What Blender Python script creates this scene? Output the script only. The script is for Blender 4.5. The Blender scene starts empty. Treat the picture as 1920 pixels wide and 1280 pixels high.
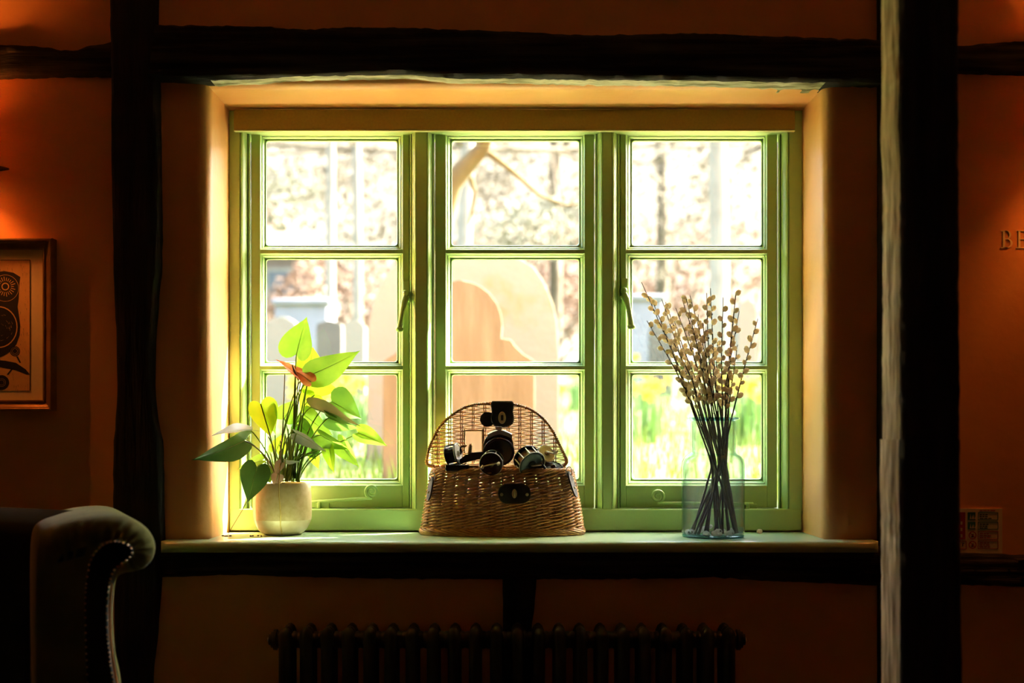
import bpy, bmesh, math, random
from mathutils import Vector, Matrix, noise as mnoise
R = math.radians
PI = math.pi
random.seed(7)
SC = bpy.context.scene
COL = SC.collection

# ------------------------------------------------------------------ camera
S, D, VX, VY, EZ = 0.0011, 2.6, 945.0, 808.0, 1.137   # metres per pixel on the wall plane, camera distance, optical axis (px), eye height
cam_d = bpy.data.cameras.new('camera')
cam = bpy.data.objects.new('camera', cam_d)
COL.objects.link(cam)
cam.location = (0, -D, EZ)
cam.rotation_euler = (R(90), 0, 0)
cam_d.sensor_width = 36
cam_d.lens = 36 * D / (S * 1920)
cam_d.shift_x = (960 - VX) / 1920
cam_d.shift_y = (VY - 640) / 1920
cam_d.clip_start = 0.05
cam_d.dof.use_dof = True
cam_d.dof.focus_distance = D + 0.08
cam_d.dof.aperture_fstop = cam_d.lens / 17.0
SC.camera = cam

# ------------------------------------------------------------------ world, sun, exposure
SUN_AZ, SUN_EL = R(66), R(41)          # azimuth measured from the window normal towards the right
w = bpy.data.worlds.new('sky'); SC.world = w; w.use_nodes = True
nt = w.node_tree; nt.nodes.clear()
out = nt.nodes.new('ShaderNodeOutputWorld'); bg = nt.nodes.new('ShaderNodeBackground')
sky = nt.nodes.new('ShaderNodeTexSky'); sky.sky_type = 'NISHITA'; sky.sun_disc = False
sky.sun_elevation = SUN_EL; sky.sun_rotation = SUN_AZ
sky.dust_density = 6.0; sky.air_density = 1.0; sky.ozone_density = 0.6
bg.inputs['Strength'].default_value = 0.50
nt.links.new(sky.outputs[0], bg.inputs[0]); nt.links.new(bg.outputs[0], out.inputs[0])
sd = bpy.data.lights.new('sun', 'SUN'); sd.energy = 14.0; sd.angle = R(0.6); sd.color = (1.0, 0.93, 0.80)
so = bpy.data.objects.new('sun', sd); COL.objects.link(so)
sun_dir = Vector((math.sin(SUN_AZ) * math.cos(SUN_EL), math.cos(SUN_AZ) * math.cos(SUN_EL), math.sin(SUN_EL)))
so.rotation_euler = sun_dir.to_track_quat('Z', 'Y').to_euler(); so.location = sun_dir * 30
vs = SC.view_settings
vs.view_transform = 'Standard'; vs.look = 'None'; vs.exposure = 2.5; vs.gamma = 1.0; vs.use_curve_mapping = False
LAMP_POWER = 5.5
SC.cycles.transparent_max_bounces = 24     # panes plus vase walls

# ------------------------------------------------------------------ helpers
def P(px, py, y):
    k = S * (D + y) / D
    return Vector(((px - VX) * k, y, EZ - (py - VY) * k))
def X(px, y): return (px - VX) * S * (D + y) / D
def Z(py, y): return EZ - (py - VY) * S * (D + y) / D
def K(y): return S * (D + y) / D
def lerp(a, b, t): return a + (b - a) * t
def interp(tab, x, j):
    if x <= tab[0][0]: return tab[0][j]
    for a, b in zip(tab, tab[1:]):
        if x <= b[0]:
            t = (x - a[0]) / (b[0] - a[0]); t = t * t * (3 - 2 * t) * .5 + t * .5
            return lerp(a[j], b[j], t)
    return tab[-1][j]

ORG = {}
class MB:
    def __init__(s): s.v = []; s.f = []; s.m = []
    def add(s, vs, fs, mi=0):
        o = len(s.v); s.v.extend(Vector(p) for p in vs)
        for f in fs: s.f.append([i + o for i in f]); s.m.append(mi)
        return s
    def box(s, x0, x1, y0, y1, z0, z1, mi=0):
        return s.add([(x0,y0,z0),(x1,y0,z0),(x1,y1,z0),(x0,y1,z0),(x0,y0,z1),(x1,y0,z1),(x1,y1,z1),(x0,y1,z1)],
              [(0,3,2,1),(4,5,6,7),(0,1,5,4),(1,2,6,5),(2,3,7,6),(3,0,4,7)], mi)
    def rings(s, rings, closed_ring=True, cap=True, mi=0, loop=False):
        n = len(rings[0]); vs = [p for r in rings for p in r]; fs = []
        m = len(rings)
        for i in range(m if loop else m - 1):
            i2 = (i + 1) % m
            for j in range(n if closed_ring else n - 1):
                k = (j + 1) % n
                fs.append((i*n+j, i*n+k, i2*n+k, i2*n+j))
        if cap and not loop:
            fs.append(tuple(reversed(range(n)))); fs.append(tuple((m-1)*n + j for j in range(n)))
        return s.add(vs, fs, mi)
    def tube(s, pts, rad, sides=6, cap=True, mi=0, loop=False, flat=None):
        pts = [Vector(p) for p in pts]; n = len(pts)
        if not hasattr(rad, '__len__'): rad = [rad] * n
        rings = []; up = None
        for i, p in enumerate(pts):
            if loop: t = pts[(i+1) % n] - pts[i-1]
            else: t = pts[min(i+1, n-1)] - pts[max(i-1, 0)]
            if t.length < 1e-9: t = Vector((0,0,1))
            t.normalize()
            if up is None:
                up = Vector((0,0,1)) if abs(t.z) < .9 else Vector((1,0,0))
            up = up - t * up.dot(t)
            if up.length < 1e-6: up = t.orthogonal()
            up.normalize(); sd_ = t.cross(up)
            r = rad[i]; fl = flat or 1.0
            rings.append([p + (up * math.cos(2*PI*j/sides) * fl + sd_ * math.sin(2*PI*j/sides)) * r for j in range(sides)])
        return s.rings(rings, True, cap, mi, loop)
    def lathe(s, prof, c=(0,0,0), axis=(0,0,1), seg=32, mi=0):
        c = Vector(c); q = Vector((0,0,1)).rotation_difference(Vector(axis).normalized())
        rings = []
        for r, h in prof:
            rings.append([c + q @ Vector((r*math.cos(2*PI*j/seg), r*math.sin(2*PI*j/seg), h)) for j in range(seg)])
        return s.rings(rings, True, True, mi)
    def prism(s, outline, y0, y1, mi=0):
        n = len(outline)
        vs = [(x, y0, z) for x, z in outline] + [(x, y1, z) for x, z in outline]
        fs = [tuple(range(n)), tuple(reversed(range(n, 2*n)))]
        for i in range(n):
            k = (i+1) % n; fs.append((k, i, n+i, n+k))
        return s.add(vs, fs, mi)
    def ball(s, c, r, seg=12, rows=8, mi=0, rot=None):
        c = Vector(c)
        if not hasattr(r, '__len__'): r = (r, r, r)
        rings = []
        for i in range(1, rows):
            a = PI * i / rows
            ring = []
            for j in range(seg):
                p = Vector((r[0]*math.sin(a)*math.cos(2*PI*j/seg), r[1]*math.sin(a)*math.sin(2*PI*j/seg), -r[2]*math.cos(a)))
                if rot: p = rot @ p
                ring.append(c + p)
            rings.append(ring)
        b = Vector((0,0,-r[2])); t = Vector((0,0,r[2]))
        if rot: b = rot @ b; t = rot @ t
        o = len(s.v); s.rings(rings, True, False, mi)
        s.v.append(c + b); s.v.append(c + t); bi = len(s.v) - 2; ti = bi + 1
        for j in range(seg):
            k = (j+1) % seg
            s.f.append([o+k, o+j, bi]); s.m.append(mi)
            l = o + (rows-2)*seg
            s.f.append([l+j, l+k, ti]); s.m.append(mi)
        return s
    def build(s, name, mats, parent=None, org=None, smooth=40, bevel=None, sub=0, fixn=True):
        if parent is not None: base = ORG[parent.name]
        elif org is not None: base = Vector(org)
        else:
            xs = [p.x for p in s.v]; ys = [p.y for p in s.v]; zs = [p.z for p in s.v]
            base = Vector(((min(xs)+max(xs))/2, (min(ys)+max(ys))/2, min(zs)))
        me = bpy.data.meshes.new(name)
        me.from_pydata([p - base for p in s.v], [], s.f)
        if not isinstance(mats, (list, tuple)): mats = [mats]
        for m_ in mats: me.materials.append(m_)
        me.polygons.foreach_set('material_index', s.m)
        if fixn:
            b = bmesh.new(); b.from_mesh(me); bmesh.ops.recalc_face_normals(b, faces=b.faces); b.to_mesh(me); b.free()
        if smooth:
            me.polygons.foreach_set('use_smooth', [True]*len(me.polygons))
            if smooth < 180: me.set_sharp_from_angle(angle=R(smooth))
        me.update()
        o = bpy.data.objects.new(name, me); COL.objects.link(o)
        if parent is not None: o.parent = parent
        else: o.location = base
        ORG[o.name] = base
        if bevel:
            bm_ = o.modifiers.new('bevel', 'BEVEL'); bm_.width = bevel; bm_.segments = 3; bm_.limit_method = 'ANGLE'; bm_.angle_limit = R(40)
        if sub:
            sm = o.modifiers.new('subsurf', 'SUBSURF'); sm.levels = sub; sm.render_levels = sub
        return o

def thing(name, loc, label, cat, group=None):
    o = bpy.data.objects.new(name, None); COL.objects.link(o); o.location = loc
    o.empty_display_size = .05
    ORG[o.name] = Vector(loc); tag(o, label, cat, group); return o
def tag(o, label, cat, group=None, kind=None):
    if label: o['label'] = label
    if cat: o['category'] = cat
    if group: o['group'] = group
    if kind: o['kind'] = kind
    return o
def struct(o): o['kind'] = 'structure'; return o
def stuff(o): o['kind'] = 'stuff'; return o

# ------------------------------------------------------------------ materials
MATS = {}
def mat(name, c1, c2=None, rough=.5, metal=0., nscale=8., stretch=(1,1,1), bump=0., bscale=None, spec=.5, sheen=0., trans=0., tcol=None,
        ramp=(.35,.65), detail=4., emit=None, coat=0., edge=None):
    if name in MATS: return MATS[name]
    m = bpy.data.materials.new(name); m.use_nodes = True; n = m.node_tree; L = n.links
    bs = n.nodes['Principled BSDF']; mo = n.nodes['Material Output']
    bs.inputs['Roughness'].default_value = rough; bs.inputs['Metallic'].default_value = metal
    bs.inputs['Specular IOR Level'].default_value = spec
    bs.inputs['Sheen Weight'].default_value = sheen; bs.inputs['Coat Weight'].default_value = coat
    bs.inputs['Base Color'].default_value = (*c1, 1)
    tc = n.nodes.new('ShaderNodeTexCoord'); mp = n.nodes.new('ShaderNodeMapping'); mp.inputs['Scale'].default_value = stretch
    L.new(tc.outputs['Object'], mp.inputs['Vector'])
    if c2 is not None:
        nz = n.nodes.new('ShaderNodeTexNoise'); nz.inputs['Scale'].default_value = nscale; nz.inputs['Detail'].default_value = detail
        L.new(mp.outputs[0], nz.inputs['Vector'])
        cr = n.nodes.new('ShaderNodeValToRGB'); cr.color_ramp.elements[0].position = ramp[0]; cr.color_ramp.elements[1].position = ramp[1]
        cr.color_ramp.elements[0].color = (*c1, 1); cr.color_ramp.elements[1].color = (*c2, 1)
        L.new(nz.outputs['Fac'], cr.inputs[0]); L.new(cr.outputs[0], bs.inputs['Base Color'])
        if trans and tcol is None: tsrc = cr.outputs[0]
    if bump:
        nb = n.nodes.new('ShaderNodeTexNoise'); nb.inputs['Scale'].default_value = bscale or nscale; nb.inputs['Detail'].default_value = 5
        L.new(mp.outputs[0], nb.inputs['Vector'])
        bp = n.nodes.new('ShaderNodeBump'); bp.inputs['Strength'].default_value = bump; bp.inputs['Distance'].default_value = .01
        L.new(nb.outputs['Fac'], bp.inputs['Height']); L.new(bp.outputs[0], bs.inputs['Normal'])
    if emit:
        bs.inputs['Emission Color'].default_value = (*emit[0], 1); bs.inputs['Emission Strength'].default_value = emit[1]
    if trans:
        tr = n.nodes.new('ShaderNodeBsdfTranslucent'); mx = n.nodes.new('ShaderNodeMixShader'); mx.inputs[0].default_value = trans
        tr.inputs[0].default_value = (*(tcol or c1), 1)
        if c2 is not None and tcol is None: L.new(tsrc, tr.inputs[0])
        L.new(bs.outputs[0], mx.inputs[1]); L.new(tr.outputs[0], mx.inputs[2]); L.new(mx.outputs[0], mo.inputs[0])
    MATS[name] = m
    return m
def glass_mat(name, tint, ior=1.45, rough=0.0, edge=None, haze=0.):
    """thin sheet of glass: clear transmission with fresnel reflection"""
    m = bpy.data.materials.new(name); m.use_nodes = True; n = m.node_tree; n.nodes.clear(); L = n.links
    mo = n.nodes.new('ShaderNodeOutputMaterial'); tr = n.nodes.new('ShaderNodeBsdfTransparent'); gl = n.nodes.new('ShaderNodeBsdfGlossy')
    fr = n.nodes.new('ShaderNodeFresnel'); mx = n.nodes.new('ShaderNodeMixShader')
    ge = n.nodes.new('ShaderNodeNewGeometry'); im = n.nodes.new('ShaderNodeMapRange')     # same reflectance from either side of the sheet
    im.inputs['To Min'].default_value = ior; im.inputs['To Max'].default_value = 1/ior
    L.new(ge.outputs['Backfacing'], im.inputs['Value']); L.new(im.outputs[0], fr.inputs[0])
    gl.inputs['Roughness'].default_value = rough; tr.inputs[0].default_value = (*tint, 1)
    if edge:     # longer path through the wall near the silhouette absorbs more
        lw_ = n.nodes.new('ShaderNodeLayerWeight'); lw_.inputs[0].default_value = .35
        pw = n.nodes.new('ShaderNodeMath'); pw.operation = 'POWER'; pw.inputs[1].default_value = 1.5
        mc = n.nodes.new('ShaderNodeMix'); mc.data_type = 'RGBA'
        mc.inputs[6].default_value = (*tint, 1); mc.inputs[7].default_value = (*edge, 1)
        L.new(lw_.outputs['Facing'], pw.inputs[0]); L.new(pw.outputs[0], mc.inputs[0]); L.new(mc.outputs[2], tr.inputs[0])
    if haze:     # dusty, water-marked surface
        df = n.nodes.new('ShaderNodeBsdfTranslucent'); df.inputs[0].default_value = (.9,.93,.92,1); m2 = n.nodes.new('ShaderNodeMixShader'); m2.inputs[0].default_value = haze
        nzz = n.nodes.new('ShaderNodeTexNoise'); nzz.inputs['Scale'].default_value = 25; mr = n.nodes.new('ShaderNodeMapRange'); mr.inputs['From Min'].default_value = .35; mr.inputs['From Max'].default_value = .7; mr.inputs['To Max'].default_value = haze*2
        L.new(nzz.outputs['Fac'], mr.inputs['Value']); L.new(mr.outputs[0], m2.inputs[0]); L.new(tr.outputs[0], m2.inputs[1]); L.new(df.outputs[0], m2.inputs[2]); tr = m2
    L.new(fr.outputs[0], mx.inputs[0]); L.new(tr.outputs[0], mx.inputs[1]); L.new(gl.outputs[0], mx.inputs[2]); L.new(mx.outputs[0], mo.inputs[0])
    return m

M_wall = mat('terracotta_plaster', (.82,.385,.130), (.85,.42,.145), rough=.45, nscale=6, bump=.10, bscale=45, spec=.4)
M_ceil = mat('ceiling_plaster', (.5,.22,.10), (.55,.25,.12), rough=.8, nscale=4)
M_floor = mat('floor_boards', (.10,.055,.03), (.16,.09,.05), rough=.5, nscale=3, stretch=(1,12,1))
M_oak = mat('black_stained_oak', (.006,.005,.004), (.032,.022,.015), rough=.62, nscale=9, stretch=(1,1,1), bump=.35, bscale=40, ramp=(.4,.75), spec=.25)
M_oakh = mat('black_stained_oak_h', (.010,.008,.006), (.085,.072,.045), rough=.7, nscale=14, stretch=(.25,3,5), bump=.7, bscale=16, ramp=(.42,.8), spec=.2)
M_oakv = mat('black_stained_oak_v', (.006,.005,.004), (.030,.020,.013), rough=.6, nscale=14, stretch=(4,4,.3), bump=.6, bscale=18, ramp=(.4,.8), spec=.3)
M_lit_oakh = mat('window_lit_oak_h', (.20,.19,.10), (.62,.58,.40), rough=.85, nscale=26, stretch=(.5,2,2), bump=.8, bscale=30, ramp=(.35,.6), spec=.2)  # lintel underside, painted pale as if lit from the window
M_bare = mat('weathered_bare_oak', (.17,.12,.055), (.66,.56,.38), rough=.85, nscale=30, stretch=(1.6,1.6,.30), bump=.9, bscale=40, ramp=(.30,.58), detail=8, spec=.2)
M_green = mat('sage_green_paint', (.44,.65,.24), (.47,.68,.26), rough=.33, nscale=3, bump=.05, bscale=30, spec=.5)
M_sill = mat('sage_green_sill_paint', (.42,.60,.36), (.46,.63,.39), rough=.28, nscale=4, bump=.06, bscale=20, spec=.5)
M_blind = mat('olive_blind_fabric', (.30,.235,.05), (.33,.26,.055), rough=.9, nscale=180)
M_blindbar = mat('pale_green_bar', (.6,.66,.30), rough=.4)
M_glass = glass_mat('window_glass', (.97,.98,.97))

# ------------------------------------------------------------------ room shell
HX0, HX1 = X(392, 0), X(1545, 0)
SILL_Z = .914
HZ0, HZ1 = SILL_Z - .022, EZ + .7105
def wall_with_opening():
    r = .030; T = .40
    ox0, ox1, oz0, oz1 = -3.0, 3.0, 0.0, 2.5
    loops = [[(ox0,T,oz0),(ox1,T,oz0),(ox1,T,oz1),(ox0,T,oz1)], [(ox0,0,oz0),(ox1,0,oz0),(ox1,0,oz1),(ox0,0,oz1)]]
    prof = [(r, 0)] + [(r - r*math.sin(a), r - r*math.cos(a)) for a in [R(d) for d in (10,20,30,40,50,60,70,80,90)]]
    NS = 40
    for inset, y in prof + [(0, .12), (0, T)]:
        loops.append([(HX0-inset,y,HZ0-inset*.05),(HX1+inset,y,HZ0-inset*.05),(HX1+inset,y,HZ1+inset),(HX0-inset,y,HZ1+inset)])
    m = MB()
    m.rings([[Vector(p) for p in l] for l in loops], True, False, loop=True)
    return struct(m.build('wall_front', M_wall, org=(0,0,0), smooth=50))
wall_with_opening()
def shell():
    struct(MB().box(-3.2,3.2,-4.4,0.4,-.1,0).build('floor', M_floor))
    struct(MB().box(-3.2,3.2,-4.4,.4,2.5,2.6).build('ceiling', M_ceil))
    struct(MB().box(-3.2,-3.0,-4.4,.4,0,2.5).build('wall_left', M_wall))
    struct(MB().box(3.0,3.2,-4.4,.4,0,2.5).build('wall_right', M_wall))
    struct(MB().box(-3.0,3.0,-4.4,-4.2,0,2.5).build('wall_back', M_wall))
shell()

def nz(x, y, z, s=1.0): return mnoise.noise(Vector((x*s, y*s, z*s)))
def beam_h(name, tab, yb, yf, label, mats=None, seed=0, n=90, cat='beam', slant=0):
    """horizontal timber; tab rows = (px, top px, bottom px)"""
    m = MB(); rings = []; c = .008
    for i in range(n + 1):
        px = lerp(tab[0][0], tab[-1][0], i / n)
        t = Z(interp(tab, px, 1), yf) + .0022 * nz(px*.06, seed, 1) + .0012*nz(px*.25, seed, 5)
        b = Z(interp(tab, px, 2), yf) + .0022 * nz(px*.06, seed, 2) + .0012*nz(px*.25, seed, 6)
        x = X(px, yf); ring = []
        for j, (yy, zz) in enumerate([(yb,t),(yf+c,t),(yf,t-c),(yf,lerp(t,b,.33)),(yf,lerp(t,b,.66)),(yf,b+c),(yf+c,b),(yb,b)]):
            dy = 0 if yy == yb else .004 * nz(px*.03, j*3.1, seed) + .002*nz(px*.2, j*3.1, seed)
            xx = x + slant * (zz - b) / max(1e-6, t - b) * (1 - i / n)
            ring.append(Vector((xx, yy + dy, zz)))
        rings.append(ring)
    m.rings(rings)
    o = m.build(name, mats or M_oakh, smooth=50)
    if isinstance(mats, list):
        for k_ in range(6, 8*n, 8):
            if 392 < lerp(tab[0][0], tab[-1][0], (k_//8)/n) < 1546: o.data.polygons[k_].material_index = 1      # underside over the window only, window light put into its colour
    return tag(o, label, cat)
def post_v(name, tab, yb, yf, label, mats=None, seed=0, n=90, cat='post', z0=None, z1=None, parent=None, matfn=None):
    """vertical timber; tab rows = (py, left px, right px)"""
    m = MB(); rings = []; c = .007
    for i in range(n + 1):
        py = lerp(tab[0][0], tab[-1][0], i / n)
        l = X(interp(tab, py, 1), yf) + .0012 * nz(py*.05, seed, 1)
        r = X(interp(tab, py, 2), yf) + .0012 * nz(py*.05, seed, 2)
        z = Z(py, yf)
        if i == 0 and z1: z = z1
        if i == n and z0 is not None: z = z0
        ring = []
        for j, (xx, yy) in enumerate([(l,yb),(l,yf+c),(l+c,yf),(lerp(l,r,.33),yf),(lerp(l,r,.66),yf),(r-c,yf),(r,yf+c),(r,yb)]):
            d_ = 0 if yy == yb else .003 * nz(py*.03, j*3.1, seed) + .0015*nz(py*.2, j*3.1, seed)
            ring.append(Vector((xx, yy + d_, z)))
        rings.append(ring)
    m.rings(rings)
    o = m.build(name, mats or M_oakv, parent, smooth=50)
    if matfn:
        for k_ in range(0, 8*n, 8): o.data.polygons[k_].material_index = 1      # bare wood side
    return tag(o, label, cat) if parent is None else o

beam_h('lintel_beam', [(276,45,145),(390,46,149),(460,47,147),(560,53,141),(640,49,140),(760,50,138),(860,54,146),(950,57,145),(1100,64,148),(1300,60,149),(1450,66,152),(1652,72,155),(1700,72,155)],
       .05, -.036, 'long dark rough-hewn timber lintel beam across the top of the window', [M_oakh, M_lit_oakh], seed=3, n=170, slant=.016)
post_v('wall_post', [(-60,203,292),(40,205,290),(150,207,294),(300,207,296),(440,210,298),(500,211,297),(560,213,291),(650,217,285),(730,218,284),(790,215,290),(835,211,300),(950,210,301),(1010,211,303),(1100,212,296),(1180,213,290),(1280,212,280),(1500,212,282),(1840,212,284)],
       .03, -.030, 'dark timber post with wavy edges in the wall left of the window', seed=5, z0=0, z1=2.5)
beam_h('wall_rail', [(-900,84,142),(-200,84,142),(0,82,143),(60,84,142),(110,91,140),(140,93,140),(168,83,140),(207,77,140),(215,77,140)], .03, -.022,
       'short dark timber rail high on the wall above the framed print', seed=8, n=140)
beam_h('wall_rail', [(1730,88,135),(1800,84,134),(1860,79,135),(1920,75,137),(2100,74,138),(2900,74,138)], .03, -.020,
       'short dark timber rail on the right wall above the gold lettering', seed=11, n=120)
beam_h('sill_beam', [(290,1024,1083),(440,1024,1078),(560,1024,1082),(700,1024,1085),(940,1024,1086),(1200,1024,1086),(1340,1024,1083),(1450,1024,1090),(1652,1024,1098),(1690,1024,1098)], .03, -.026,
       'dark timber beam directly beneath the green window sill', seed=13, n=140)
beam_h('wall_rail', [(1730,1037,1098),(1800,1037,1097),(1920,1042,1100),(2200,1042,1100),(2900,1042,1100)], .03, -.024,
       'low dark timber rail just under the fire notice', seed=17, n=110)
post_v('wall_stud', [(1082,942,1006),(1130,943,1003),(1180,943,997),(1280,943,996),(1840,943,996)], .03, -.016,
       'short dark timber stud between sill beam and radiator', seed=19, z0=0)
post_v('wall_post', [(-60,1649,1790),(400,1650,1790),(800,1649,1790),(1280,1650,1790),(1840,1650,1790)], .03, -.020,
       'dark timber wall post mostly hidden behind the free-standing post', seed=23, z0=0, z1=2.5)

# free-standing post in front of the wall
def side_pick(nrm): return 1 if nrm.x < -.6 else 0
fp = thing('timber_post', (X(1745,-.57), -.57, 0), 'free-standing timber post with one pale bare wood side lit by the window', 'post')
post_v('upper_length', [(-140,1687,1800),(0,1687,1800),(150,1688,1799),(240,1686,1800),(300,1690,1800),(420,1690,1801),(600,1690,1801),(700,1689,1802),(828,1690,1802)], -.522, -.62, None, [M_oakv, M_bare], seed=29, parent=fp, matfn=side_pick, z1=2.5)
post_v('lower_length', [(824,1688,1803),(900,1687,1803),(1000,1689,1803),(1100,1690,1804),(1280,1690,1806),(1500,1690,1806),(2170,1690,1806)], -.520, -.625, None, [M_oakv, M_bare], seed=31, parent=fp, matfn=side_pick, z0=0)

# ------------------------------------------------------------------ window
YF, YC, YG = .188, .216, .243        # frame face, casement face, glass
win = bpy.data.objects.new('window_1', None); COL.objects.link(win); win.location = (X(965,YF), YF, SILL_Z); ORG[win.name] = win.location.copy()
struct(win); win['label'] = 'green painted three-light casement window with nine panes'
TOPZ, BOTZ = HZ1, SILL_Z
def vprofile(name, prof, z0, z1, parent, m_=M_green):
    """vertical extrusion of (px, y) points, closed at the back"""
    pts = [(X(px, y), y) for px, y in prof]
    ring = lambda z: [Vector((x, y, z)) for x, y in pts]
    zs = [lerp(z0, z1, i/3) for i in range(4)]
    return MB().rings([ring(z) for z in zs]).build(name, m_, parent, smooth=35)
zb = Z(955, YF)
def mould(a, b, s):   # a = flat edge px, b = casement edge px, s direction
    d = b - a
    e = YC - YF
    pts = [(a, YF), (a, YF+e*.16), (a+d*.07, YF+e*.18), (a+d*.10, YF+e*.08), (a+d*.18, YF+e*.10)]
    for q in (.25,.5,.75,1): pts.append((a+d*(.18+.52*q), YF+e*(.10+.62*q**1.25)))
    pts += [(a+d*.72, YF+e*.95), (a+d*.80, YF+e*.95), (a+d*.82, YF+e*.72), (a+d*.94, YF+e*.80), (b, YF+e*1.6), (b, .29)]
    return pts
jl = [(430, .29), (430, YF)] + [(441, YF)] + mould(449, 470, 1)
vprofile('jamb', jl, zb-.01, TOPZ-.002, win)
jr = [(1504, .29), (1504, YF)] + [(1492, YF)] + mould(1480, 1458, -1)
vprofile('jamb', jr, zb-.01, TOPZ-.002, win)
for fl, fr, cl, cr_ in ((781, 800, 768, 815), (1131, 1147, 1115, 1162)):
    a = mould(fl, cl, -1); b = mould(fr, cr_, 1)
    vprofile('mullion', list(reversed(a)) + b, zb-.01, TOPZ-.03, win)
MB().box(HX0+.001, HX1-.001, YF-.001, .29, Z(953,YF)-.049, Z(954,YF)).build('bottom_rail', M_green, win, bevel=.003)
MB().box(HX0+.001, HX1-.001, YF+.004, .29, Z(247,YF), TOPZ-.001).build('head', M_green, win, bevel=.003)
hx_mid = (X(441,YF), X(1490,YF))
# casements
ROWS = [(265,460),(487,678),(703,897)]
CAS = [(470,768,500,744),(815,1115,848,1085),(1162,1458,1186,1427)]
for ci, (c0, c1, g0, g1) in enumerate(CAS):
    lab = ('left casement with the trailing handle on its right stile', 'fixed middle casement behind the wicker basket', 'right casement behind the vase')[ci]
    cm = MB()
    bx0, bx1 = g0-12, g1+11
    xa, xb = X(c0+.6,YC), X(c1-.6,YC); b0, b1 = X(bx0,YC), X(bx1,YC)
    zt, zB = Z(246,YC), Z(951.5,YC)
    cas = cm.box(xa, b0, YC, .262, zB, zt).build('casement', M_green, win, bevel=.0015)
    cas['label'] = lab
    MB().box(b1, xb, YC, .262, zB, zt).build('stile', M_green, cas, bevel=.0015)
    MB().box(b0, b1, YC, .262, Z(252,YC), zt).build('top_rail', M_green, cas)
    MB().box(b0, b1, YC, .262, zB, Z(910,YC)).build('lower_rail', M_green, cas, bevel=.0015)
    for r0, r1 in ((468,475),(686,692.5)):
        MB().box(b0, b1, YC, .262, Z(r1,YC), Z(r0,YC)).build('glazing_bar', M_green, cas)
    outer = [(252,468),(475,686),(692.5,910)]
    for ri, ((gz0, gz1), (o0, o1)) in enumerate(zip(ROWS, outer)):
        rings = []
        prof = [(0,0),(0.12,.0035),(.22,.0045),(.30,.0095),(.38,.0085),(.55,.0125),(.75,.0200),(.86,.0205),(.90,.018),(1,.0225),(1,.046)]
        jit = random.Random(ci*10+ri)
        for q, dy in prof:
            y = YC + dy*1.18
            A, B = X(lerp(bx0,g0,q), y), X(lerp(bx1,g1,q), y); C_, E_ = Z(lerp(o1,gz1,q), y), Z(lerp(o0,gz0,q), y)
            k = .006 if q > .88 else 0.0      # paint-softened inner corners
            ring = []
            for (cx_, cz_, sx, sz) in ((A,C_,1,1),(B,C_,-1,1),(B,E_,-1,-1),(A,E_,1,-1)):
                a3 = [Vector((cx_+sx*k, y, cz_)), Vector((cx_+sx*k*.3, y, cz_+sz*k*.3)), Vector((cx_, y, cz_+sz*k))]
                if (sx, sz) in ((1,1),(-1,-1)): a3.reverse()
                ring += a3
            rings.append(ring)
        MB().rings(rings, True, False).build('glazing_bead', M_green, cas, smooth=28, fixn=False)
        MB().box(X(g0-2,YG), X(g1+2,YG), YG, YG+.003, Z(gz1+2,YG), Z(gz0-2,YG)).build('pane', M_glass, cas, smooth=0)
    # furniture
    if ci != 1:
        hx, hy0 = (762, 535) if ci == 0 else (1171, 530)
        s = -1 if ci == 0 else 1
        y = YC
        h = MB()
        p0 = P(hx, hy0, y)
        h.box(p0.x-.007, p0.x+.007, y-.003, y+.001, Z(hy0+38,y), Z(hy0-8,y))
        o = h.build('latch_plate', M_green, cas, bevel=.001)
        h = MB()
        h.ball(P(hx-1, hy0+15, y-.012), (.0075,.010,.0085), 14, 10)
        h.tube([P(hx-1,hy0+22,y-.014), P(hx+s*4,hy0+32,y-.018), P(hx+s*7,hy0+45,y-.020), P(hx+s*10,hy0+62,y-.021), P(hx+s*13,hy0+80,y-.020)], [.0075,.0075,.0055,.0052,.0062], 12)
        h.ball(P(hx+s*13, hy0+82, y-.020), (.0088,.0075,.0066), 14, 10)
        h.tube([P(hx-1,hy0+15,y-.012), P(hx-1,hy0+15,y)], .005, 10)
        h.tube([P(hx-1,hy0+24,y-.010), P(hx-s*8,hy0+28,y-.009)], [.006,.0045], 10)
        h.build('latch_handle', M_green, cas, smooth=60)
    if ci != 1:
        y = YC - .012
        if ci == 0: sc, end, s = (697, 921), (560, 944), -1
        else: sc, end, s = (1233, 930), (1412, 946), 1
        h = MB(); pts = []
        for i in range(46):
            a = i / 45 * 2.05 * 2 * PI
            rr = lerp(2.2, 12.6, i / 45)
            ang = PI*.5 + 2.05*2*PI - a if False else a
            # spiral ends at the bottom of the curl, heading along the bar
            th = -PI/2 + (a - 2.05*2*PI)
            pts.append(P(sc[0] - s*rr*math.cos(th)*-1*-1 if False else sc[0] + (s*-1)*-1*rr*math.cos(th)*(-1), sc[1] - rr*math.sin(th), y))
        bar0 = P(sc[0], sc[1]+12.6, y)
        pts += [P(lerp(sc[0], end[0], t), lerp(sc[1]+12.6, end[1]-2, t), y) for t in (.12,.3,.6,1)]
        h.tube(pts, [.0016+.0018*min(1,i/30) for i in range(len(pts))], 8, flat=1.0)
        st = h.build('casement_stay', M_green, cas, smooth=60)
        h = MB()
        bxp = 598 if ci == 0 else 1402
        q = P(bxp, end[1]+4, y)
        h.box(q.x-.010, q.x+.022, YC-.006, YC+.001, q.z-.008, q.z+.006)
        h.tube([q + Vector((0,0,-.006)), q + Vector((0,0,.009))], .0045, 10)
        h.build('stay_pin', M_green, st, bevel=.001)
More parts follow.
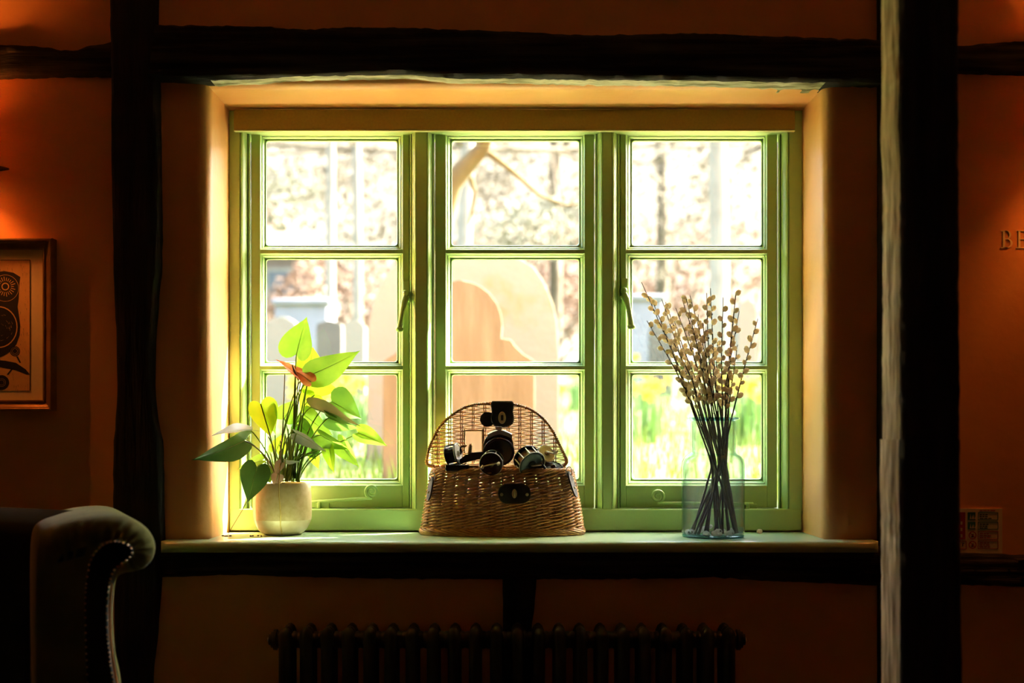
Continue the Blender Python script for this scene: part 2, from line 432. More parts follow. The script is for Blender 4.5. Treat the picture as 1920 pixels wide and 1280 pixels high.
# sill board
yn = -.057
sb = MB()
xl, xr_ = X(299,yn), X(1650,yn)
prof = []
for a in range(0, 181, 15):
    prof.append((yn + .0115 - .0115*math.sin(R(a)), SILL_Z - .0115 + .0115*math.cos(R(a))))
def sill_ring(x, y1, sq=1.0):
    pts = [(y1, SILL_Z-.023), (y1, SILL_Z)] + [(lerp(yn+.012, yy, sq), zz) for yy, zz in prof]
    return [Vector((x, yy, zz)) for yy, zz in pts]
sb.rings([sill_ring(xl,0.0,.0), sill_ring(xl+.004,0,.6), sill_ring(xl+.012,0,1), sill_ring(HX0-.001,0,1)], True, True)
sb.rings([sill_ring(HX0-.001,.187), sill_ring(0,.187), sill_ring(HX1+.001,.187)], True, True)
sb.rings([sill_ring(HX1+.001,0), sill_ring(xr_-.012,0,1), sill_ring(xr_-.004,0,.6), sill_ring(xr_,0,0)], True, True)
sill = sb.build('window_sill', M_sill, win, smooth=45)
sill['label'] = 'deep pale green painted sill board with rounded nose'
# unseen outside sill, added pale to bounce sunlight indoors
MB().box(HX0+.002, HX1-.002, .29, .43, SILL_Z-.05, SILL_Z+.012).build('outer_bounce_sill', mat('bounce_sill_stone', (.62,.58,.50), (.7,.66,.58), rough=.9), win)

# roller blind
yb_ = .166
bl = thing('roller_blind', (X(965,yb_), yb_, Z(245,yb_)), 'rolled-up olive fabric blind across the top of the green window', 'blind')
MB().box(X(438,yb_), X(1491,yb_), yb_, .182, Z(243.5,yb_), Z(205.5,yb_)).build('fascia', M_blind, bl, bevel=.0015)
MB().box(X(438,yb_), X(1491,yb_), yb_-.0005, .178, Z(245.5,yb_), Z(243.5,yb_)).build('bottom_bar', M_blindbar, bl, bevel=.001)

# ------------------------------------------------------------------ wicker creel
M_wick = mat('honey_wicker', (.42,.165,.035), (.74,.40,.13), rough=.38, nscale=60, spec=.5, ramp=(.35,.68))
M_wickd = mat('dark_wicker', (.28,.12,.035), (.48,.25,.09), rough=.45, nscale=50)
M_leather = mat('black_leather', (.016,.012,.011), (.028,.021,.019), rough=.55, nscale=40, bump=.15, bscale=160, spec=.3)
M_stitch = mat('tan_stitch', (.45,.38,.28), rough=.8)
M_brass = mat('aged_brass', (.72,.60,.36), (.58,.47,.28), rough=.38, metal=.45, nscale=30)
M_steel = mat('nickel_steel', (.76,.74,.70), (.62,.60,.57), rough=.32, metal=.55, nscale=30)
M_black = mat('black_lacquer', (.012,.013,.016), (.022,.022,.026), rough=.22, nscale=20)
M_maroon = mat('maroon_bakelite', (.028,.010,.010), (.05,.018,.016), rough=.25, nscale=20)
M_ivory = mat('ivory_knob', (.75,.68,.58), (.82,.76,.66), rough=.35, nscale=30)
M_cream = mat('cream_line', (.70,.66,.52), (.6,.56,.44), rough=.6, nscale=80)
M_wood = mat('turned_wood', (.42,.27,.14), (.55,.37,.2), rough=.5, nscale=40)

BX = 942.0; YB0, YB1 = .060, .188            # front and back of the base
creel = thing('wicker_creel', (X(BX,.12), .12, SILL_Z), 'open brown wicker fishing creel filled with old reels on the sill', 'basket')
kb = K(.10)
HB = (1006-882) * kb - .004                  # body height
def creel_path(f, t, grow=0.):
    """f 0..1 bottom to top, t 0..1 round the D-shaped wall -> point"""
    hw = lerp(150, 130, max(0.,f)**1.3) * kb + grow
    yb = lerp(YB1, YB1-.004, f) + grow; yf = lerp(YB0, YB0+.018, f) - grow
    a = 2*PI*t - PI/2
    ca, sa = math.cos(a), math.sin(a)
    ex = 2/2.6
    x = hw * math.copysign(abs(ca)**(ex), ca)
    if sa < 0: y = lerp(yf, yb, .52) + (lerp(yf, yb, .52) - yf) * math.copysign(abs(sa)**(ex if False else .9), sa)
    else: y = lerp(yf, yb, .52) + (yb - lerp(yf, yb, .52)) * abs(sa)**.45
    return Vector((X(BX, .12) + x, y, SILL_Z + .003 + f * HB))
# equal-arc-length parameter
TT = []
_pts = [creel_path(.5, i/720) for i in range(721)]
acc = [0]
for a, b in zip(_pts, _pts[1:]): acc.append(acc[-1] + (b-a).length)
def arc(u):
    u = (u % 1.0) * acc[-1]
    lo, hi = 0, 720
    while hi - lo > 1:
        mid = (lo+hi)//2
        if acc[mid] <= u: lo = mid
        else: hi = mid
    return (lo + (u-acc[lo])/max(1e-9, acc[hi]-acc[lo]))/720
NST, NROW = 28, 20
rnd = random.Random(3)
wv = MB()
for r in range(NROW):
    f0 = .045 + .91 * r / (NROW-1)
    for k in range(NST):
        u0 = (k - .85) / NST; u1 = (k + .95) / NST
        pts = []; rad = []
        up = 1.30 * .91 / (NROW-1)
        jz = rnd.uniform(-.1, .1) / NROW
        for i in range(7):
            q = i/6
            g = -.0030 + .0085 * math.sin(PI*q)
            pts.append(creel_path(min(.985, max(.01, f0 + jz + up*(q-.5))), arc(lerp(u0,u1,q)), g)); rad.append(.00262 * (1 - .25*q) * rnd.uniform(.9,1.1))
        wv.tube(pts, rad, 5, cap=False)
body = wv.build('woven_body', M_wick, creel, smooth=80); stuff(body); body['label'] = 'slanting woven willow rods of the basket wall'
sk = MB()
for k in range(NST):
    sk.tube([creel_path(i/8, arc(k/NST), .0) for i in range(9)], .0022, 6)
stuff(sk.build('stakes', M_wickd, body, smooth=60))
# inner floor and liner so light does not leak
MB().prism([(0,0)]*0 or [(p.x, p.y) for p in []] or [(0,0),(1e-4,0),(0,1e-4)], 0, 1e-5) if False else None
fl = MB(); ring = [creel_path(.03, arc(i/48), -.003) for i in range(48)]
fl.add(ring + [p + Vector((0,0,.004)) for p in ring], [tuple(range(48)), tuple(range(48,96))] + [(i,(i+1)%48,48+(i+1)%48,48+i) for i in range(48)])
fl.build('base', M_wickd, creel)
# plaited base border
pb = MB()
for k in range(44):
    u0 = k/44; pts = []
    for i in range(10):
        q = i/9
        pts.append(creel_path(lerp(.085, -.005, q) if True else 0, arc(u0 + q*.075), .0035 + .0040*math.sin(PI*q)))
    pb.tube(pts, [.0028*(1-.3*q/9) for q in range(10)], 6)
pb.tube([creel_path(.0, arc(i/90), .004) for i in range(90)], .0032, 6, loop=True)
stuff(pb.build('base_border', M_wick, creel, smooth=80))
rb = MB()
for k in range(70):
    u0 = k/70; pts = []
    for i in range(7):
        q = i/6
        pts.append(creel_path(lerp(.955,1.015,q), arc(u0+q*.035), .0005+.0035*math.sin(PI*q)))
    rb.tube(pts, .0022, 5)
rb.tube([creel_path(1.0, arc(i/90), .0) for i in range(90)], .003, 6, loop=True)
stuff(rb.build('rim', M_wick, creel, smooth=80))

# lid: D-shaped woven panel leaning back on the window
LZ0 = SILL_Z + .003 + HB - .004
tilt = R(8); ly0 = .165
LOUT = [(802,870),(801,862),(806,838),(815,818),(826,799),(842,783),(860,770),(880,761),(905,757),(932,756),(960,758),(985,764),(1005,774),(1022,789),(1036,808),(1048,832),(1058,853),(1062,864),(1058,871),(1044,874),(930,875),(820,874),(808,873)]
def lidp(px, py, off=0.):
    y = .185
    p = P(px, py, y); zz = p.z - Z(873, y)
    return Vector((p.x, .178 + zz*math.sin(tilt)*.15 + off, p.z))
def row_span(py):
    L_ = R_ = None
    xs = []
    n = len(LOUT)
    for i in range(n):
        (x0,y0),(x1,y1) = LOUT[i], LOUT[(i+1)%n]
        if (y0-py)*(y1-py) <= 0 and y0 != y1: xs.append(x0+(x1-x0)*(py-y0)/(y1-y0))
    return (min(xs), max(xs)) if len(xs) >= 2 else None
lid = None
lw = MB(); NP = 11
STX = [822+ i*21.8 for i in range(11)]
hole = (871, 905, 807, 846)
row = 0; py = 871.0
while py > 759:
    sp = row_span(py)
    if sp and sp[1]-sp[0] > 30:
        segs = [(sp[0]+1, sp[1]-1)]
        if hole[2] < py < hole[3]: segs = [(sp[0]+1, hole[0]), (hole[1], sp[1]-1)]
        ph = row * PI
        for a, b in segs:
            pts = []; n = max(6, int((b-a)/3.6)); rj = rnd.uniform(-.35,.35)
            for i in range(n+1):
                px = lerp(a, b, i/n)
                s_ = (px - STX[0]) / 21.8
                pts.append(lidp(px, py + .9*math.sin(s_*PI + ph + PI/2) + rj + .5*nz(px*.05, py, 3), .0030*math.sin(s_*PI + PI/2 + ph)))
            lw.tube(pts, .0012*rnd.uniform(.85,1.15), 5)
    row += 1; py -= 3.6
lid = lw.build('lid', M_wick, creel, smooth=80); stuff(lid); lid['label'] = 'raised half-round woven lid with a square fish hole'
ls = MB()
for sx in STX:
    for d in (-1.8, 1.8):
        tops = [py for py in range(757, 872) if (row_span(py) and row_span(py)[0] < sx < row_span(py)[1])]
        if not tops: continue
        a, b = tops[0]+2, 870
        parts = [(a, b)]
        if hole[0]-1 < sx < hole[1]+1: parts = [(a, hole[2]), (hole[3], b)]
        for a_, b_ in parts:
            ls.tube([lidp(sx+d+.6*nz(sx, q*3, d), lerp(a_, b_, q/5)) for q in range(6)], .0014, 5)
for hx_ in (hole[0], hole[1]):
    ls.tube([lidp(hx_, lerp(hole[2]-3, hole[3]+3, q/4)) for q in range(5)], .0021, 6)
for hz_ in (hole[2],): ls.tube([lidp(lerp(hole[0],hole[1],q/4), hz_) for q in range(5)], .0016, 6)
stuff(ls.build('lid_stakes', M_wickd, lid, smooth=60))
lr = MB(); rim = []
n = len(LOUT)
def cr(p0,p1,p2,p3,t):
    return tuple(.5*((2*b)+(-a+c)*t+(2*a-5*b+4*c-d)*t*t+(-a+3*b-3*c+d)*t**3) for a,b,c,d in zip(p0,p1,p2,p3))
for i in range(n):
    for q in range(5): rim.append(cr(LOUT[i-1], LOUT[i], LOUT[(i+1)%n], LOUT[(i+2)%n], q/5))
rp = [lidp(*p) for p in rim]
lr.tube(rp, .0026, 8, loop=True)
# binding wrapped round the rim
wrap = []
NW = 150; total = len(rp)
for i in range(NW*8):
    t = i/(NW*8)*total; a = int(t) % total; b = (a+1) % total; q = t-int(t)
    c = rp[a].lerp(rp[b], q); tg = (rp[b]-rp[a]).normalized(); nn = Vector((0,1,0)); sd_ = tg.cross(nn)
    th = i/8*2*PI
    wrap.append(c + (nn*math.cos(th)+sd_*math.sin(th))*.0033)
lr.tube(wrap, .0011, 4, loop=True)
stuff(lr.build('lid_rim', M_wick, lid, smooth=80))
# leather plate and turn lock on the body front
def rrect(cx_, cz_, hw, hh, rad, n=6):
    pts = []
    for k, (sx, sz) in enumerate(((1,1),(-1,1),(-1,-1),(1,-1))):
        for i in range(n+1):
            a = PI/2*k + PI/2*i/n
            pts.append((cx_+sx*(hw-rad)+rad*math.cos(a), cz_+sz*(hh-rad)+rad*math.sin(a)))
    return pts
yp = YB0 - .0015
c = P(964.5, 925, yp)
lp = MB().prism(rrect(c.x, c.z, 30*kb, 18.5*kb, 17*kb), yp-.004, yp-.001).build('lock_plate', M_leather, creel, bevel=.0008); lp['label'] = 'black leather plate with brass turn lock'
for dx in (-23.5, 23.5): MB().lathe([(.0001,0),(.0035,0),(.003,.0015),(.0001,.002)], (c.x+dx*kb, yp-.004, c.z-.002), (0,-1,0), 14).build('rivet', M_brass, lp)
tl = MB(); tl.lathe([(.0001,0),(.0055,0),(.0050,.002),(.0001,.0022)], (c.x, yp-.004, c.z), (0,-1,0), 18)
for v_ in tl.v: v_.z = c.z + (v_.z - c.z)*1.75
tl.build('turn_lock', M_brass, lp)
tk = MB(); tk.ball((c.x, yp-.008, c.z), (.0028,.004,.0078), 12, 8); tk.build('lock_knob', M_brass, lp)
st = MB()
o2 = rrect(c.x, c.z, 28*kb, 16.5*kb, 15.2*kb, 10)
for i in range(0, len(o2)):
    a, b = o2[i], o2[(i+1) % len(o2)]
    ln = math.hypot(b[0]-a[0], b[1]-a[1]); kk = max(1, int(ln/.0022))
    for q in range(kk):
        t0, t1 = q/kk, (q+.55)/kk
        st.tube([(lerp(a[0],b[0],t0), yp-.0042, lerp(a[1],b[1],t0)), (lerp(a[0],b[0],t1), yp-.0042, lerp(a[1],b[1],t1))], .0003, 4)
stuff(st.build('stitching', mat('brown_stitch', (.12,.09,.07), rough=.8), lp))
# strap hanging over the lid
so_ = [(923,752),(961,752),(962,772),(964,782),(963,791),(957,798),(946,801),(936,801),(927,798),(921,791),(920,782),(922,772)]
ys = .168
tab_o = []
for i in range(len(so_)):
    for q in range(3): tab_o.append(cr(so_[i-1], so_[i], so_[(i+1)%len(so_)], so_[(i+2)%len(so_)], q/3) if i not in (0,) else (lerp(923,961,q/3),752))
sp_ = MB().prism([(X(a,ys), Z(b,ys)) for a, b in tab_o], ys-.0015, ys+.0015)
sp_.box(X(923,ys), X(961,ys), ys, .186, Z(754,ys), Z(751.5,ys))
sp_.box(X(923,ys), X(961,ys), .183, .186, Z(790,ys), Z(751.5,ys))
strap = sp_.build('lid_strap', M_leather, creel, bevel=.0006); strap['label'] = 'black leather closing strap with slotted brass eyelet'
gr = MB(); a_ = P(941.5, 783, ys)
ringo = [(a_.x+.0085*math.cos(2*PI*i/24), a_.z+.0135*math.sin(2*PI*i/24)) for i in range(24)]
slot = [(a_.x+sx*.0028, a_.z+sz*.0062) for sx, sz in ((1,0),(1,1),(0,1),(-1,1),(-1,0),(-1,-1),(0,-1),(1,-1))]
sl24 = []
for i in range(24):
    th = 2*PI*i/24; q = max(abs(math.cos(th))/.0028, abs(math.sin(th))/.0062); sl24.append((a_.x+math.cos(th)/q, a_.z+math.sin(th)/q))
yy = ys-.0015
gr.rings([[Vector((x,yy,z)) for x,z in ringo],[Vector((lerp(x,a_.x,.12),yy-.002,lerp(z,a_.z,.12))) for x,z in ringo],[Vector((x,yy-.0016,z)) for x,z in sl24],[Vector((x,yy-.0004,z)) for x,z in sl24]], True, False)
gr.build('eyelet', M_brass, strap)
MB().prism([(a_.x+sx*.0029, a_.z+sz*.0063) for sx, sz in ((1,1),(-1,1),(-1,-1),(1,-1))], yy-.0003, yy-.0001).build('eyelet_slot', M_black, strap)
st = MB()
cxm, czm = X(942,ys), Z(777,ys)
for i in range(len(tab_o)):
    a = tab_o[i]; b = tab_o[(i+1)%len(tab_o)]
    A = Vector((lerp(X(a[0],ys),cxm,.07), ys-.0017, lerp(Z(a[1],ys),czm,.07))); B = Vector((lerp(X(b[0],ys),cxm,.07), ys-.0017, lerp(Z(b[1],ys),czm,.07)))
    kk = max(1, int((B-A).length/.0024))
    for q in range(kk): st.tube([A.lerp(B,q/kk), A.lerp(B,(q+.6)/kk)], .00038, 4)
stuff(st.build('stitching', M_stitch, strap))
dk = MB(); dp = P(914,786,.172)
dk.lathe([(.0001,0),(.0165,0),(.0165,.003),(.0001,.003)], (dp.x,.174,dp.z), (0,-1,0), 24)
dk.build('lid_washer', M_leather, creel)
# side tabs with rings
for (x0, y0, x1, y1, s) in ((810,896,803,936,-1),(1067,886,1080,929,1)):
    A = P(x0,y0,.095); B = P(x1,y1,.088); dv = (B-A); up_ = dv.normalized(); sd_ = Vector((.45*s, -.9, 0)).normalized(); nn = up_.cross(sd_).normalized()
    tb = MB(); o_ = []
    for i in range(20):
        th = 2*PI*i/20; o_.append((math.cos(th), math.sin(th)))
    mid = (A+B)/2; nrm = Vector((s*.92,-.35,.1)).normalized(); sdv = up_.cross(nrm).normalized()
    r1 = [mid + up_*(dv.length*.56*math.copysign(abs(b)**.75,b)) + sdv*(.013*math.copysign(abs(a)**.8,a)) for a,b in o_]
    tb.rings([[p + nrm*.0016 for p in r1],[p - nrm*.0016 for p in r1]])
    t_ = tb.build('side_tab', M_leather, creel)
    MB().tube([A + Vector((0,0,.003)) + (Vector((1,0,0))*.5*math.cos(q*PI/8)*.013*s + Vector((0,0,1))*math.sin(q*PI/8)*.010) for q in range(16)], .0011, 6, loop=True).build('ring', M_steel, t_, smooth=80)
    MB().ball(mid+nrm*.002+up_*.008, .0028, 10, 8).build('rivet', M_brass, t_)

# ------------------------------------------------------------------ fishing reels
def reel(px, py, y, axis, r, wd, label, face=M_black, drum=M_black, rim=M_steel, handles=1, hmat=M_ivory, foot=None, pillars=8, facemat2=None, arm=True, hand_ang=0., name='fishing_reel', line=True, back=None):
    c = P(px, py, y); ax = Vector(axis).normalized()
    t = thing(name, c, label, 'reel', 'old fishing reels in the creel')
    q = Vector((0,0,1)).rotation_difference(ax)
    def W(v): return c + q @ Vector(v)
    m = MB(); m.lathe([(.0001,-wd/2),(r*.97,-wd/2),(r,-wd/2+.001),(r,-wd/2+.003),(r*.97,-wd/2+.004),(.0001,-wd/2+.004)], c, ax, 36); m.build('back_plate', back or face, t)
    m = MB(); m.lathe([(.0001,wd/2-.004),(r*.97,wd/2-.004),(r,wd/2-.003),(r,wd/2-.001),(r*.96,wd/2),(r*.90,wd/2),(r*.86,wd/2-.0012),(r*.30,wd/2-.0012),(r*.27,wd/2+.0012),(r*.12,wd/2+.0035),(.0001,wd/2+.004)], c, ax, 36)
    fp_ = m.build('face_plate', facemat2 or face, t)
    m = MB(); m.tube([W((r*1.0*math.cos(2*PI*i/36), r*1.0*math.sin(2*PI*i/36), wd/2-.0018)) for i in range(36)], .0011, 6, loop=True)
    m.build('rim_ring', rim, fp_, smooth=80)
    m = MB(); m.lathe([(.0001,-wd/2+.004),(r*.72,-wd/2+.004),(r*.74,0),(r*.72,wd/2-.004),(.0001,wd/2-.004)], c, ax, 30); m.build('spool', drum if not line else M_cream, t)
    for i in range(pillars):
        a = 2*PI*i/pillars
        MB().tube([W((r*.92*math.cos(a), r*.92*math.sin(a), -wd/2+.002)), W((r*.92*math.cos(a), r*.92*math.sin(a), wd/2-.002))], .0014, 6).build('pillar', rim, t, smooth=80)
    if arm:
        a = hand_ang; d = Vector((math.cos(a), math.sin(a), 0))
        k0, k1 = (-.72, .72) if handles == 2 else (-.15, .74)
        MB().tube([W(d*r*k0+Vector((0,0,wd/2+.003))), W(d*r*.0+Vector((0,0,wd/2+.004))), W(d*r*k1+Vector((0,0,wd/2+.003)))], [.0022,.0035,.0022], 8, flat=.5).build('handle_arm', rim, fp_, smooth=60)
        for kk in ([k1] if handles == 1 else [k0, k1]):
            m = MB(); m.lathe([(.0001,0),(.0028,0),(.0024,.003),(.0034,.008),(.0030,.0125),(.0012,.0145),(.0001,.0146)], W(d*r*kk+Vector((0,0,wd/2+.003))), ax, 14)
            m.build('handle_knob', hmat, fp_, smooth=80)
    if foot:
        fv = (q.inverted() @ Vector(foot).normalized()); fv.z = 0; fv.normalize()
        s_ = Vector((-fv.y, fv.x, 0))
        m = MB()
        b0 = fv*r*.95; 
        rg = []
        for (d1, d2, hw) in ((r*.80, 0, .009),(r*1.02,0,.008),(r*1.10,0,.007)):
            rg.append([W(fv*d1 + s_*a*hw + Vector((0,0,bz*wd*.32))) for a, bz in ((1,1),(-1,1),(-1,-1),(1,-1))])
        m.rings(rg)
        fo = m.build('foot_post', rim, t)
        m = MB(); rg = []
        for i in range(9):
            u = lerp(-1, 1, i/8)
            hwz = .0055*(1-.45*abs(u)**2); th = .0022*(1-.6*abs(u))
            rg.append([W(fv*(r*1.10+.001 - .003*u*u + b*th) + s_*0 + Vector((0,0,u*.026)) + s_*a*hwz) for a, b in ((1,1),(-1,1),(-1,-1),(1,-1))])
        m.rings(rg); m.build('foot', rim, t)
    return t
kr = K(.12)
left_reel = reel(850, 852, .115, (.93,-.30,.20), .0235, .026, 'black reel lying at the left end of the creel, showing its pale side plate', facemat2=mat('pale_side_plate', (.62,.60,.52), (.5,.48,.42), rough=.3, nscale=30), rim=M_black, pillars=6, arm=True, hmat=M_wood, hand_ang=2.2, line=False, foot=(.3,0,-1))
reel(922, 867, .080, (-.10,-.93,-.20), .0245, .030, 'dark drum reel at the front centre of the creel with two white knobs', face=M_black, rim=M_steel, handles=2, hand_ang=0.12, hmat=M_ivory, pillars=6, line=False, facemat2=M_maroon)
tall_reel = reel(935, 841, .128, (.03,-.86,-.42), .0330, .036, 'maroon rimmed reel standing tallest below the leather strap', face=M_maroon, rim=M_maroon, arm=False, pillars=0, line=False)
reel(992, 864, .088, (.35,-.60,-.40), .0300, .032, 'black caged reel with bright pillars at the right of the creel', face=M_black, rim=M_steel, handles=1, hmat=M_black, pillars=10, hand_ang=.6, line=False, drum=M_wood)
reel(1022, 852, .125, (.55,-.70,.40), .0200, .016, 'small brass reel with white knob at the right back of the creel', face=M_brass, rim=M_steel, handles=1, hmat=M_ivory, pillars=0, hand_ang=.5)
reel(1036, 880, .112, (.20,-.50,.84), .0220, .018, 'plain dark reel lying flat at the far right of the creel', face=M_maroon, rim=M_black, arm=False, pillars=0, line=False)
# metal reel clip sitting on the tall reel
cl = tall_reel
rg = []
for i in range(13):
    px = lerp(914, 960, i/12); a = (i/12-.5)
    rg.append([P(px, 806+6*abs(a)**1.5*4, .106), P(px, 804+6*abs(a)**1.5*4, .112), P(px, 812+6*abs(a)**1.5*4, .114), P(px, 814+6*abs(a)**1.5*4, .108)])
MB().rings(rg).build('seat_plate', M_steel, cl)
MB().box(X(929,.107), X(941,.107), .106, .1075, Z(806,.107), Z(799.5,.107)).build('seat_tab', M_steel, cl, bevel=.0005)
# black reel arm and a wooden peg next to the left reel
ra = left_reel
m = MB(); rg = []
for px, py, hh in ((862,866,5),(872,860,7),(884,856,8),(896,854,7),(908,852,6)):
    rg.append([P(px,py-hh,.108), P(px,py-hh,.122), P(px,py+hh,.122), P(px,py+hh,.108)])
m.rings(rg); m.build('bracket_arm', M_black, ra, bevel=.0012)
MB().tube([P(880,852,.112),P(881,845,.112),P(882,836,.112),P(882,831,.112)], [.0030,.0042,.0040,.0018], 12).build('peg', M_wood, ra, smooth=70)
fb = left_reel
MB().box(X(835,.085), X(880,.085), .080, .094, Z(883,.085), Z(871,.085)).build('foot_bar', M_black, fb, bevel=.002)
MB().box(X(880,.085), X(897,.085), .083, .094, Z(883,.085), Z(872,.085)).build('copper_block', mat('copper', (.55,.28,.14), (.4,.2,.1), rough=.35, metal=1.), fb, bevel=.0008)
MB().lathe([(.0001,0),(.0026,0),(.0026,.001),(.0001,.0012)], (X(888,.085), .083, Z(877,.085)), (0,-1,0), 12).build('screw', M_steel, fb)

# ------------------------------------------------------------------ potted anthurium
YP = .122; kp = K(YP)
pot0 = Vector((X(529.5,YP), YP, SILL_Z))
plant = thing('potted_anthurium', pot0, 'bushy anthurium with heart-shaped leaves in a beige ceramic pot', 'potted plant')
M_pot = mat('beige_speckled_glaze', (.60,.42,.19), (.68,.51,.27), rough=.32, nscale=90, ramp=(.3,.6), bump=.03, bscale=60, coat=.3)
M_pot2 = mat('paler_glaze_band', (.66,.51,.28), (.72,.58,.35), rough=.28, nscale=60, coat=.3)
H = (1003.5-906)*kp
prof = [(.0001,0),(.034,0),(.044,.004),(.053,.013),(.0595,.026),(.0622,.033)]
prof2 = [(.0622,.033),(.0630,.045),(.0630,.065),(.0622,.085),(.0608,.100),(.0598,H-.002),(.0590,H),(.0570,H-.001),(.0565,H-.008),(.0570,H-.020),(.0001,H-.020)]
mp_ = MB(); mp_.lathe(prof2, pot0, seg=56); potb = mp_.build('pot', M_pot, plant, smooth=60)
mp_ = MB(); mp_.lathe(prof, pot0, seg=56); mp_.build('lower_band', M_pot2, potb, smooth=60)
ms = MB(); rr_ = []
for i in range(7):
    rad = .0568*i/6+.0001
    rr_.append([pot0 + Vector((rad*math.cos(2*PI*j/24), rad*math.sin(2*PI*j/24), H-.006 + .004*nz(rad*90, j*.9, 3) + .003*(1-i/6))) for j in range(24)])
ms.rings(rr_, True, False)
ms.build('soil', mat('dark_soil', (.02,.012,.008), (.06,.035,.02), rough=.95, nscale=120, bump=.8, bscale=200), plant)

M_lb = mat('leaf_backlit_green', (.20,.36,.025), (.27,.44,.035), rough=.32, nscale=25, trans=.62, spec=.4)  # daylight from behind is put into this brighter green
M_ly = mat('leaf_backlit_yellow_green', (.30,.48,.02), (.42,.52,.025), rough=.35, nscale=18, trans=.66, spec=.4)  # backlit leaves, the glow is put into the yellow-green
M_lg = mat('leaf_mid_green', (.11,.25,.03), (.15,.31,.035), rough=.3, nscale=25, trans=.5, spec=.45)
M_ld = mat('leaf_dark_green', (.055,.14,.028), (.075,.18,.035), rough=.25, nscale=25, trans=.2, spec=.5)
M_lo = mat('leaf_olive', (.20,.22,.04), (.28,.20,.07), rough=.35, nscale=30, trans=.45, spec=.4)
M_lgr = mat('leaf_underside_sheen', (.36,.38,.32), (.46,.46,.42), rough=.35, nscale=25, trans=.25, spec=.5)  # leaf back with its glossy grey reflection put into the colour
M_dead = mat('dead_leaf', (.45,.30,.20), (.60,.45,.34), rough=.6, nscale=30, trans=.4)
M_spathe = mat('withered_red_spathe', (.62,.13,.05), (.75,.30,.14), rough=.4, nscale=45, trans=.45)
M_stem = mat('green_petiole', (.24,.36,.05), (.34,.44,.07), rough=.35, nscale=30, trans=.4)
M_stemb = mat('brown_petiole', (.26,.20,.06), (.34,.28,.08), rough=.45, nscale=30)
HALF = [(0,0),(.10,-.10),(.22,-.155),(.34,-.13),(.44,-.04),(.495,.08),(.50,.20),(.465,.34),(.405,.47),(.325,.60),(.235,.73),(.145,.85),(.06,.95),(.0,1.06)]
def leaf(b, t, wpx, roll, m_, fold=.25, bend=.12, yb=.12, dy=0., parent=None, name='leaf', pet=True, start=None, mstem=None, lobes=1., cup=0., seed=0, droop=None, prad=.0013):
    B = P(b[0], b[1], yb); T = P(t[0], t[1], yb+dy)
    d = T-B; L_ = d.length; d.normalize()
    n0 = Vector((0,-1,0)); n0 = (n0 - d*n0.dot(d)).normalized()
    s0 = d.cross(n0)
    q = Matrix.Rotation(R(roll), 3, d); n_ = q @ n0; s_ = q @ s0
    W_ = wpx * K(yb)
    mb = MB(); rows = []
    nh = len(HALF)
    rs = random.Random(seed*7+int(b[0]))
    for i, (hx, hy) in enumerate(HALF):
        y_ = hy if hy > 0 else hy*lobes
        mid_y = max(.0, hy) if hy > 0 else .0
        r_ = []
        for c_ in (-1,-.66,-.33,0,.33,.66,1):
            fx = hx*c_; fy = lerp(mid_y, y_, abs(c_)) + (.02*i/nh)*0
            hgt = fold*abs(fx)*W_ - bend*L_*fy*abs(fy) + cup*W_*(fx*fx) + .012*L_*math.sin(fy*9+abs(c_)*2+seed)*abs(c_)
            p = B + d*(fy*L_/1.06) + s_*(fx*W_) + n_*hgt
            r_.append(p)
        rows.append(r_)
    mb.rings(rows, False, False)
    o = mb.build(name, m_, parent or plant, smooth=180, fixn=False)
    rb_ = MB()
    ribp = []
    for i in range(8):
        fy = i/8*.95; ribp.append(B + d*(fy*L_/1.06) + n_*(-bend*L_*fy*fy) )
    rb_.tube(ribp, [.0009*(1-.8*i/7) for i in range(8)], 5)
    rb_.build('midrib', mstem or M_stem, o, smooth=80)
    if pet:
        st_ = start or (rs.uniform(512, 556), 897, YP + rs.uniform(-.02, .02))
        A = P(*st_); 
        side = (B - A); c1 = A + Vector((side.x*.12, side.y*.2, side.z*.55)) ; c2 = A + Vector((side.x*.62, side.y*.7, side.z*.92))
        if droop: c2 = P(droop[0], droop[1], yb)
        pts = []
        for i in range(15):
            u = i/14; pts.append(A*(1-u)**3 + c1*3*u*(1-u)**2 + c2*3*u*u*(1-u) + B*u**3)
        pt = MB(); pt.tube(pts, [prad*(1.35-.5*i/14) for i in range(15)], 7)
        pt.build('petiole', mstem or M_stem, o, smooth=80)
    return o
# (base, tip, width px, roll, material, kwargs)
leaf((556,664),(571,592),70,-18,M_lb,fold=.35,yb=.10,seed=1,start=(549,897,.11))
leaf((586,701),(677,664),66,38,M_lb,fold=.18,yb=.095,seed=2,start=(553,897,.115))
leaf((580,692),(588,650),52,20,M_ly,fold=.1,yb=.135,seed=3)
leaf((566,705),(560,662),32,50,M_ly,fold=.2,yb=.14,seed=33)
leaf((577,716),(633,739),62,40,M_ly,fold=.15,yb=.14,seed=4,bend=.2)
leaf((590,740),(560,775),55,20,M_ly,fold=.1,yb=.15,seed=44)
leaf((622,753),(679,782),66,-28,M_lg,fold=.35,yb=.11,seed=5,start=(556,897,.12))
leaf((584,763),(673,803),46,58,M_lo,fold=-.5,yb=.088,seed=6,start=(545,897,.10),droop=(560,775),bend=.05)
leaf((616,783),(671,809),44,45,M_lg,fold=.3,yb=.10,seed=7,start=(560,897,.115),droop=(600,795))
leaf((672,811),(727,833),38,-25,M_lb,fold=.3,yb=.11,seed=8,start=(562,897,.125),droop=(640,830),mstem=M_stem)
leaf((634,826),(671,878),36,20,M_lb,fold=.3,yb=.12,seed=9,start=(560,897,.13))
leaf((600,815),(653,847),40,42,M_lb,fold=.3,yb=.10,seed=10)
leaf((618,838),(623,888),30,30,M_ly,fold=.4,yb=.11,seed=11)
